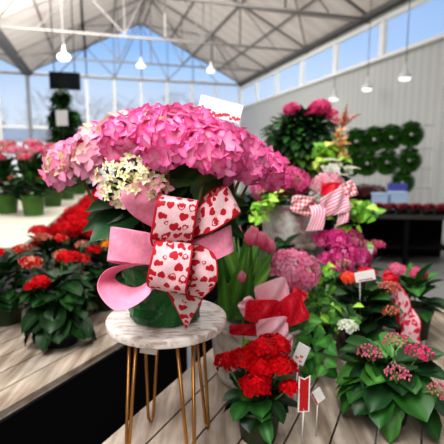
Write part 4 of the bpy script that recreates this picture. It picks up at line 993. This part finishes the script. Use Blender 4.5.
mb = MB(); i = [mb.vert(p + Vector(v)) for v in ((-.009, 0, -.05), (.009, 0, -.05), (.001, .0, .03))]; mb.face(*i); i = [mb.vert(p + Vector(v)) for v in ((-.009, .001, -.05), (.009, .001, -.05), (.001, .001, .03))]; mb.face(i[2], i[1], i[0]); sub(t, 'card', mb, M['white'], False)
mb = MB(); mb.tube([p - Vector((0, 0, .045)), Vector((p.x + .01, p.y + .02, BZ + .09))], .002, 5); sub(t, 'pick', mb, M['whitemetal'])

# ------------------------------------------------------------------ tall plants behind
random.seed(100)
# pedestal stand + pink-flowered bush
tb = P(303, 168, 3.0); fx = Vector((tb.x, 3.0, 0))
def pedestal(name, label, c, h, r):
    t = empty(name, Vector((c.x, c.y, 0)), label, 'stand')
    mb = MB(); mb.lathe(Vector((c.x, c.y, 0)), [(r * 1.1, 0), (r * 1.1, .03), (r * .5, .06)], 24); sub(t, 'base', mb, M['blackplastic'])
    mb = MB(); mb.tube([Vector((c.x, c.y, .05)), Vector((c.x, c.y, h - .02))], .03, 10); sub(t, 'pole', mb, M['blackplastic'])
    mb = MB(); mb.lathe(Vector((c.x, c.y, h - .02)), [(r, 0), (r, .02)], 24); sub(t, 'stand_top', mb, M['blackplastic'])
pb = P(305, 163, 3.0); ph_ = pb.z - .1
pedestal('pedestal_stand', 'black pedestal stand under pink-flowered round bush', pb, ph_, .12)
base = Vector((pb.x, pb.y, ph_)); t = empty('flowering_bush', base, 'round dark green bush topped with pink blooms above the upper planter', 'plant')
mb = MB(); potshape(mb, base, .12, .14); sub(t, 'pot', mb, M['potdark'])
mb = MB()
cc_ = P(303, 136, 3.0)
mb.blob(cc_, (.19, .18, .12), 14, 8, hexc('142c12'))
for k in range(1500):
    d = Vector((U(-1, 1), U(-1, 1), U(-1, 1)))
    if d.length > 1: continue
    d.normalize(); q = cc_ + Vector((d.x * .235, d.y * .22, d.z * .16)) * U(.7, 1.05)
    leaf(mb, q, (d + Vector((U(-.6, .6), U(-.6, .6), U(-.6, .3)))).normalized(), Vector((0, -.3, 1)), .075, .045, random.choice(GREEN + DARK + DARK), .3, .2, 0, 4)
for k in range(110):
    q = P(U(278, 326), U(148, 172), U(2.82, 3.1)); leaf(mb, q, Vector((U(-1, 1), U(-1, .2), U(-1, .3))), Vector((0, -.3, 1)), .07, .05, random.choice([hexc('6a8f2c'), hexc('4f7a2c'), hexc('5c8430')]), .3, .2, 0, 4)
sub(t, 'foliage', mb, M['leaf'])
for (px, py, r, n) in ((292, 110, .055, 34), (320, 109, .075, 60), (330, 115, .05, 30), (314, 114, .06, 40)):
    mb = MB(); c = P(px, py, 2.9); mophead(mb, c, r, [hexc('e83c84'), hexc('f25c98'), hexc('d82a6c')], .022, n, hi=False, cover=.5); sub(t, 'flower_head', mb, M['petal'])
# coppery plant at right of it
b = P(338, 178, 2.75); ph2 = b.z
pedestal('pedestal_stand', 'black pedestal stand under copper and lime mixed plant', b, ph2, .08)
base = Vector((b.x, b.y, ph2)); t = empty('mixed_foliage_plant', base, 'tall mixed plant with coppery spikes, peach foliage and lime vine', 'plant')
mb = MB(); potshape(mb, base, .075, .1); sub(t, 'pot', mb, M['potdark'])
mb = MB()
for k in range(100):
    q = P(U(316, 346), U(142, 166), U(2.62, 2.85)); leaf(mb, q, Vector((U(-1, 1), U(-1, .2), U(-1, .4))), Vector((0, -.4, 1)), .055, .055, random.choice(BRIGHT + [hexc('c8d868')]), .3, .2, 0, 5, shape=.6)
vine(mb, [(336, 170, 2.7), (325, 158, 2.7), (320, 150, 2.7)], 20, .05, BRIGHT)
sub(t, 'foliage', mb, M['leaf'], label='lime green vine leaves')
mb = MB(); 
for k in range(60):
    q = P(338 + U(-5, 6), U(128, 168), U(2.62, 2.72)); leaf(mb, q, Vector((U(-1, 1), U(-1, .2), U(-.3, 1))), Vector((0, -.6, 1)), .05, .03, random.choice([hexc('d8a878'), hexc('c88a58'), hexc('d8c08c'), hexc('b87848')]), .3, .2, 0, 4)
mb.tube([base + Vector((0, 0, .08)), P(340, 150, 2.7), P(342, 125, 2.7)], .004, 5, hexc('8a6a4c'))
sub(t, 'peach_foliage', mb, M['leaf'], label='peach and copper foliage')
def spike(mb, a, b, n, cols):
    a, b = P(*a), P(*b)
    mb.tube([a, b], .003, 4, hexc('8a5c3c'))
    for k in range(n):
        q = a.lerp(b, .25 + .75 * k / n); w = .028 * (1.15 - k / n); t = k * 2.4
        leaf(mb, q, Vector((math.cos(t), math.sin(t), .3)) + (b - a).normalized() * .8, Vector((0, -.3, 1)), w * 2, w * .8, random.choice(cols), .2, .2, 0, 4)
mb = MB(); CU = [hexc('b8603c'), hexc('cc7a50'), hexc('9c4a30')]; spike(mb, (341, 135, 2.7), (347, 104, 2.7), 26, CU); spike(mb, (340, 125, 2.7), (360, 114, 2.68), 16, [hexc('d88a78'), hexc('e0a08c')]); spike(mb, (338, 130, 2.7), (334, 112, 2.7), 14, [hexc('e88aa0'), hexc('d88a78')]); sub(t, 'flower_spike', mb, M['leaf'], label='coppery flower spikes')
mb = MB()
for k in range(16):
    q = P(U(322, 350), U(160, 190), U(2.5, 2.65)); floret(mb, q, Vector((U(-.6, .6), -1, U(0, 1))), .035, hexc('f4f2e8'), hi=False)
for (px, py, Y) in ((322, 160, 2.6), (330, 175, 2.6), (342, 168, 2.6)):
    leaf(mb, P(px, py, Y), Vector((1, -.2, .2)), Vector((0, -.5, 1)), .12, .03, hexc('d8dcc0'), .3, .2)
sub(t, 'white_flowers', mb, M['petal'])
# ------------------------------------------------------------------ dark table with goods by the right wall
random.seed(110)
tz = .75; f0, f1 = PZ(296, 213, tz), PZ(470, 216, tz)
dt = (f1 - f0).normalized(); nt_ = Vector((-dt.y, dt.x, 0)); rt_ = Matrix.Rotation(math.atan2(dt.y, dt.x), 3, 'Z'); LT_ = (f1 - f0).length
o = empty('goods_table', (f0 + f1) / 2 + nt_ * .5 - Vector((0, 0, tz)), 'long black table with red plants and blue boxes before wreath wall', 'table')
mb = MB(); mb.box((f0 + f1) / 2 + nt_ * .5 - Vector((0, 0, .03)), (LT_, 1.0, .06), rt_); sub(o, 'tabletop', mb, mat('dark_grey_top', hexc('3c3a3a'), .6), False)
mb = MB()
mb.box((f0 + f1) / 2 + nt_ * .8 - Vector((0, 0, .42)), (LT_ - .1, .02, .66), rt_); sub(o, 'back_panel', mb, M['blackmat'], False)
for k in (.02, .33, .66, .98):
    for q in (.06, .94):
        mb = MB(); c = f0.lerp(f1, k) + nt_ * q; mb.box(Vector((c.x, c.y, tz / 2 - .03)), (.06, .06, tz - .06), rt_); sub(o, 'leg', mb, M['blackplastic'], False)
mb = MB(); mb.box((f0 + f1) / 2 + nt_ * .45 - Vector((0, 0, .5)), (LT_ - .3, .6, .03), rt_); sub(o, 'lower_shelf', mb, M['blackplastic'], False)
# small pots with red berries on table
proto = None; DR = [hexc('8a2430'), hexc('b03040'), hexc('6a1c28'), hexc('c86070')]
def mini(base, cols, label, grp, r=.1, h=.1, hr=.13, n=60):
    return potted('red_berry_pot', label, 'plant', base, (r, h, .8), dict(n=14, r0=.06, h=.05, ln=.09, w=.05, cols=DARK, up=.1), [HM(0, 0, h + .06, hr, n, .03, cols, flat=.6)], 'potblack', grp)
proto = mini(f0 + nt_ * .1, DR, 'small dark red potted plant in front row on black table', 'small red plants in front row on black table', .05, .04, .055, 40)
for k in range(24):
    o_ = proto if k == 0 else copy_tree(proto)
    o_.location = f0.lerp(f1, .1 + .037 * k) + nt_ * (.08 + .1 * (k % 2) + U(-.02, .02)); o_.rotation_euler = (0, 0, k)
for i_, (px, l) in enumerate(((350, 'dark red bushy plant at left of blue box on black table'), (362, 'dark red bushy plant nearest the blue box on black table'), (374, 'dark red bushy plant directly behind the blue box'), (341, 'dark red bushy plant half hidden behind trailing vine'))):
    q = P(px, 200, f0.y + .8); q.z = tz; mini(q, [hexc('5c1a26'), hexc('7c2430'), hexc('3a2a28')], l, 'dark red bushy plants on black table', .12, .17, .2, 90)
def gift(px, w, h, d, m_, l, k=.3):
    c = P(px, 205, f0.y + k); c.z = tz; t = empty('gift_box', c, l, 'box'); mb = MB(); mb.box(c + Vector((0, 0, h / 2)), (w, d, h), rt_); sub(t, 'box_body', mb, M[m_], False)
    mb = MB(); mb.box(c + Vector((0, 0, h + .012)), (w + .02, d + .02, .024), rt_); sub(t, 'lid', mb, M[m_], False); return t
gift(379, .19, .24, .18, 'blue', 'pale blue box on black table, left of the two'); gift(397, .24, .26, .18, 'blue', 'wider pale blue box on black table, below violet box')
gift(396, .25, .36, .18, 'violet', 'violet-blue box standing behind wider pale blue box', .62)
# ------------------------------------------------------------------ wreaths on the right wall
random.seed(120)
YR = 7.4
def wall_pt(px, py): return P(px, py, YR)
def wreath_mesh(R0, r0):
    mb = MB(); X = Vector((1, 0, 0)); Zv = Vector((0, 0, 1)); Yv = Vector((0, -1, 0))
    for k in range(900):
        a = U(0, 6.283); b = U(-.5, 3.64); rr = r0 * U(.8, 1.05)
        rad = X * math.cos(a) + Zv * math.sin(a)
        p = rad * (R0 + rr * math.cos(b)) + Yv * rr * math.sin(b)
        d = (rad * math.cos(b) + Yv * math.sin(b) + Vector((U(-.6, .6), U(-.6, .6), U(-.6, .6)))).normalized()
        leaf(mb, p, d, Zv, .06, .036, random.choice([hexc('35701f'), hexc('44842a'), hexc('2c5c1c'), hexc('5a9a34')]), .2, .2, 0, 3)
    return mb
rk = empty('wreath_rack', Vector((P(390, 160, YR).x, YR + .16, 0)), 'white wire rack holding rows of boxwood wreaths before right wall', 'rack')
xa, xb = P(338, 160, YR).x, P(437, 160, YR).x
for x in (xa, xb):
    mb = MB(); mb.tube([Vector((x, YR + .16, 0)), Vector((x, YR + .16, 2.12))], .015, 8); sub(rk, 'post', mb, M['whitemetal'])
mb = MB()
for z in (1.0, 1.35, 1.7, 2.1): mb.tube([Vector((xa, YR + .16, z)), Vector((xb, YR + .16, z))], .008, 6)
sub(rk, 'rail', mb, M['whitemetal'])
wl = ['round boxwood wreath, %s of the upper row on the white rack', 'round boxwood wreath, %s of the middle row on the white rack']
wp = [(356, 141, wl[0] % 'leftmost'), (374, 139, wl[0] % 'second'), (391, 137, wl[0] % 'third'), (411, 134, wl[0] % 'fourth'), 
      (350, 164, wl[1] % 'leftmost'), (367, 163, wl[1] % 'second'), (387, 162, wl[1] % 'third'), (409, 160, wl[1] % 'fourth'),  (402, 182, 'round boxwood wreath hanging lowest on the white rack above the violet box')]
w0 = None
for (px, py, l) in wp:
    q = wall_pt(px, py)
    if w0 is None:
        mb = wreath_mesh(.128, .056); mb.v = [tuple(Vector(v) + q) for v in mb.v]
        w0 = empty('boxwood_wreath', q, l, 'wreath', 'boxwood wreaths on the white rack'); sub(w0, 'foliage', mb, M['leaf'])
        mb = MB(); pts = [q + (Vector((1, 0, 0)) * math.cos(a * .35) + Vector((0, 0, 1)) * math.sin(a * .35)) *   .128 for a in range(19)]; mb.tube(pts, .04, 8, hexc('1c3814')); sub(w0, 'ring', mb, M['leaf'])
    else:
        o_ = copy_tree(w0); o_.location = q; o_['label'] = l
# ------------------------------------------------------------------ far benches with plants, tree in a pot at left back
random.seed(130)
def farbench(la0, la1, ax, lab_):
    c = G((la0 + la1) / 2, ax, 0); o = empty('far_bench', c, lab_, 'bench'); mb = MB(); mb.box(c + Vector((0, 0, .8)), (la1 - la0, 1.1, .08), ROTG); sub(o, 'bench_top', mb, M['greywood'], False)
    mb = MB(); mb.box(c + Vector((0, 0, .38)), (la1 - la0 - .3, .9, .7), ROTG); sub(o, 'base', mb, M['blackmat'], False)
    return c
farbench(-9.5, 5.0, 15.0, 'long dark bench across the far end of greenhouse')
FP = empty('far_potted_plant', G(0, 15, .84), 'blurred green pot plant on the far bench', 'plant', 'green pot plants on the far bench')
mb = MB(); potshape(mb, G(0, 15, .84), .14, .18); sub(FP, 'pot', mb, M['ctr'])
mb = MB(); foliage(mb, G(0, 15, 1.0), 40, .12, .3, .25, .14, GREEN + DARK + [hexc('8a7a5c')], .3, 0, .1, nseg=4); sub(FP, 'foliage', mb, M['leaf'])
for k in range(16):
    o_ = FP if k == 0 else copy_tree(FP); o_.location = G(-8.8 + .88 * k, 14.8 + U(-.2, .2), .84); o_.rotation_euler = (0, 0, U(0, 6))
# potted climbing plant on left (green column below screen)
b = P(62, 135, 7.5); q0 = Vector((b.x, b.y, 0))
t = empty('potted_tree', q0, 'tall dark green climbing plant standing under the black screen', 'plant')
mb = MB(); potshape(mb, q0, .22, .4); sub(t, 'pot', mb, M['whitemetal'])
mb = MB(); mb.tube([q0 + Vector((0, 0, .35)), P(60, 90, 7.5)], .035, 8, hexc('4c3c2c')); sub(t, 'trunk', mb, M['stem'])
mb = MB()
for (x0, x1, y0, y1, n) in ((55, 67, 90, 112, 230), (70, 78, 110, 124, 90), (50, 60, 114, 124, 70), (55, 72, 124, 140, 120), (52, 80, 128, 150, 200)):
    for k in range(n):
        q = P(U(x0, x1), U(y0, y1), U(7.35, 7.65)); leaf(mb, q, Vector((U(-1, 1), U(-1, 1), U(-1, .4))), Vector((0, -.2, 1)), .15, .09, random.choice(DARK + GREEN[:2]), .3, .2, 0, 4)
sub(t, 'foliage', mb, M['leaf'])
p = P(62, 118, 7.3); t = empty('notice_board', Vector((p.x, p.y, 0)), 'white notice board standing below the black screen', 'sign'); mb = MB(); mb.box(p, (.2, .02, .26)); sub(t, 'board', mb, M['white'], False)
mb = MB(); mb.tube([Vector((p.x, p.y + .02, 0)), p + Vector((0, .02, 0))], .015, 6); sub(t, 'post', mb, M['steel'])

# ------------------------------------------------------------------ camera, light, world
cam = bpy.data.cameras.new('camera'); co = bpy.data.objects.new('camera', cam); COL.objects.link(co)
co.location = (0, 0, CAMZ); co.rotation_euler = (math.pi / 2 - PITCH, 0, 0); cam.sensor_width = 36; cam.lens = F / 444 * 36; cam.clip_end = 400; cam.clip_start = .02
cam.dof.use_dof = True; cam.dof.focus_distance = .87; cam.dof.aperture_fstop = 4.0
SC.camera = co
def area(loc, size, power, target, col=(1, 1, 1), size_y=None):  # added lamps, standing in for daylight under the opaque roof
    l = bpy.data.lights.new('area', 'AREA'); l.energy = power; l.size = size; l.color = col
    if size_y: l.shape = 'RECTANGLE'; l.size_y = size_y
    o = bpy.data.objects.new('area_light', l); COL.objects.link(o); o.location = loc
    o.rotation_euler = (Vector(target) - Vector(loc)).to_track_quat('-Z', 'Y').to_euler(); return o
area((-.8, -.4, 3.9), 1.6, 128, (.1, 1.6, .9), (1, .985, .96))  # added overhead lamp, main light on the hydrangea
area((-.5, -1.3, 2.5), 1.3, 26, (0, 1.2, 1.1), (1, .98, .96))  # added front fill, brightens bow, pot and marble edge
area((1.2, 3.2, 4.6), 3.0, 105, (.4, 3.0, 0), (1, .98, .96))  # added lamp over the space behind the right bench
area((-2.4, 3.5, 4.2), 2.0, 70, (-1.5, 3.5, 0), (1, .98, .96))  # added lamp over the left flower benches
area(G(1.5, 9, 4.6), 4.5, 230, G(3, 10, 0), (1, .99, .98))  # added lamp over the back of the greenhouse
area(G(-1.5, 10, 4.4), 4.5, 800, G(-1, 18, 2.5), (1, .99, .98))  # added lamp aimed at the far wall to brighten its mullions
sl = bpy.data.lights.new('sun', 'SUN'); sl.energy = 3.2; sl.angle = .02; sl.color = (1, .95, .88)
so = bpy.data.objects.new('sun', sl); COL.objects.link(so); so.rotation_euler = (AX * 1.0 + LT * .3 - Vector((0, 0, .75))).to_track_quat('-Z', 'Y').to_euler()
w = bpy.data.worlds.new('sky'); SC.world = w; w.use_nodes = True; nt = w.node_tree; nt.nodes.clear()
out = N(nt, 'ShaderNodeOutputWorld'); bg = N(nt, 'ShaderNodeBackground', i_Strength=1.0); tc = N(nt, 'ShaderNodeTexCoord'); s = N(nt, 'ShaderNodeSeparateXYZ'); L(nt, tc.outputs['Generated'], s.inputs[0])
r = N(nt, 'ShaderNodeValToRGB'); e = r.color_ramp.elements; e[0].position = 0; e[0].color = (*hexc('e6ecf2'), 1); e[1].position = .5; e[1].color = (*hexc('6aa0e4'), 1); q = e.new(.1); q.color = (*hexc('cfe0f4'), 1); q = e.new(.24); q.color = (*hexc('92bcf0'), 1)
L(nt, s.outputs[2], r.inputs[0]); L(nt, r.outputs[0], bg.inputs[0]); L(nt, bg.outputs[0], out.inputs[0])
SC.view_settings.view_transform = 'Standard'; SC.view_settings.look = 'Medium High Contrast'; SC.view_settings.exposure = 0.0
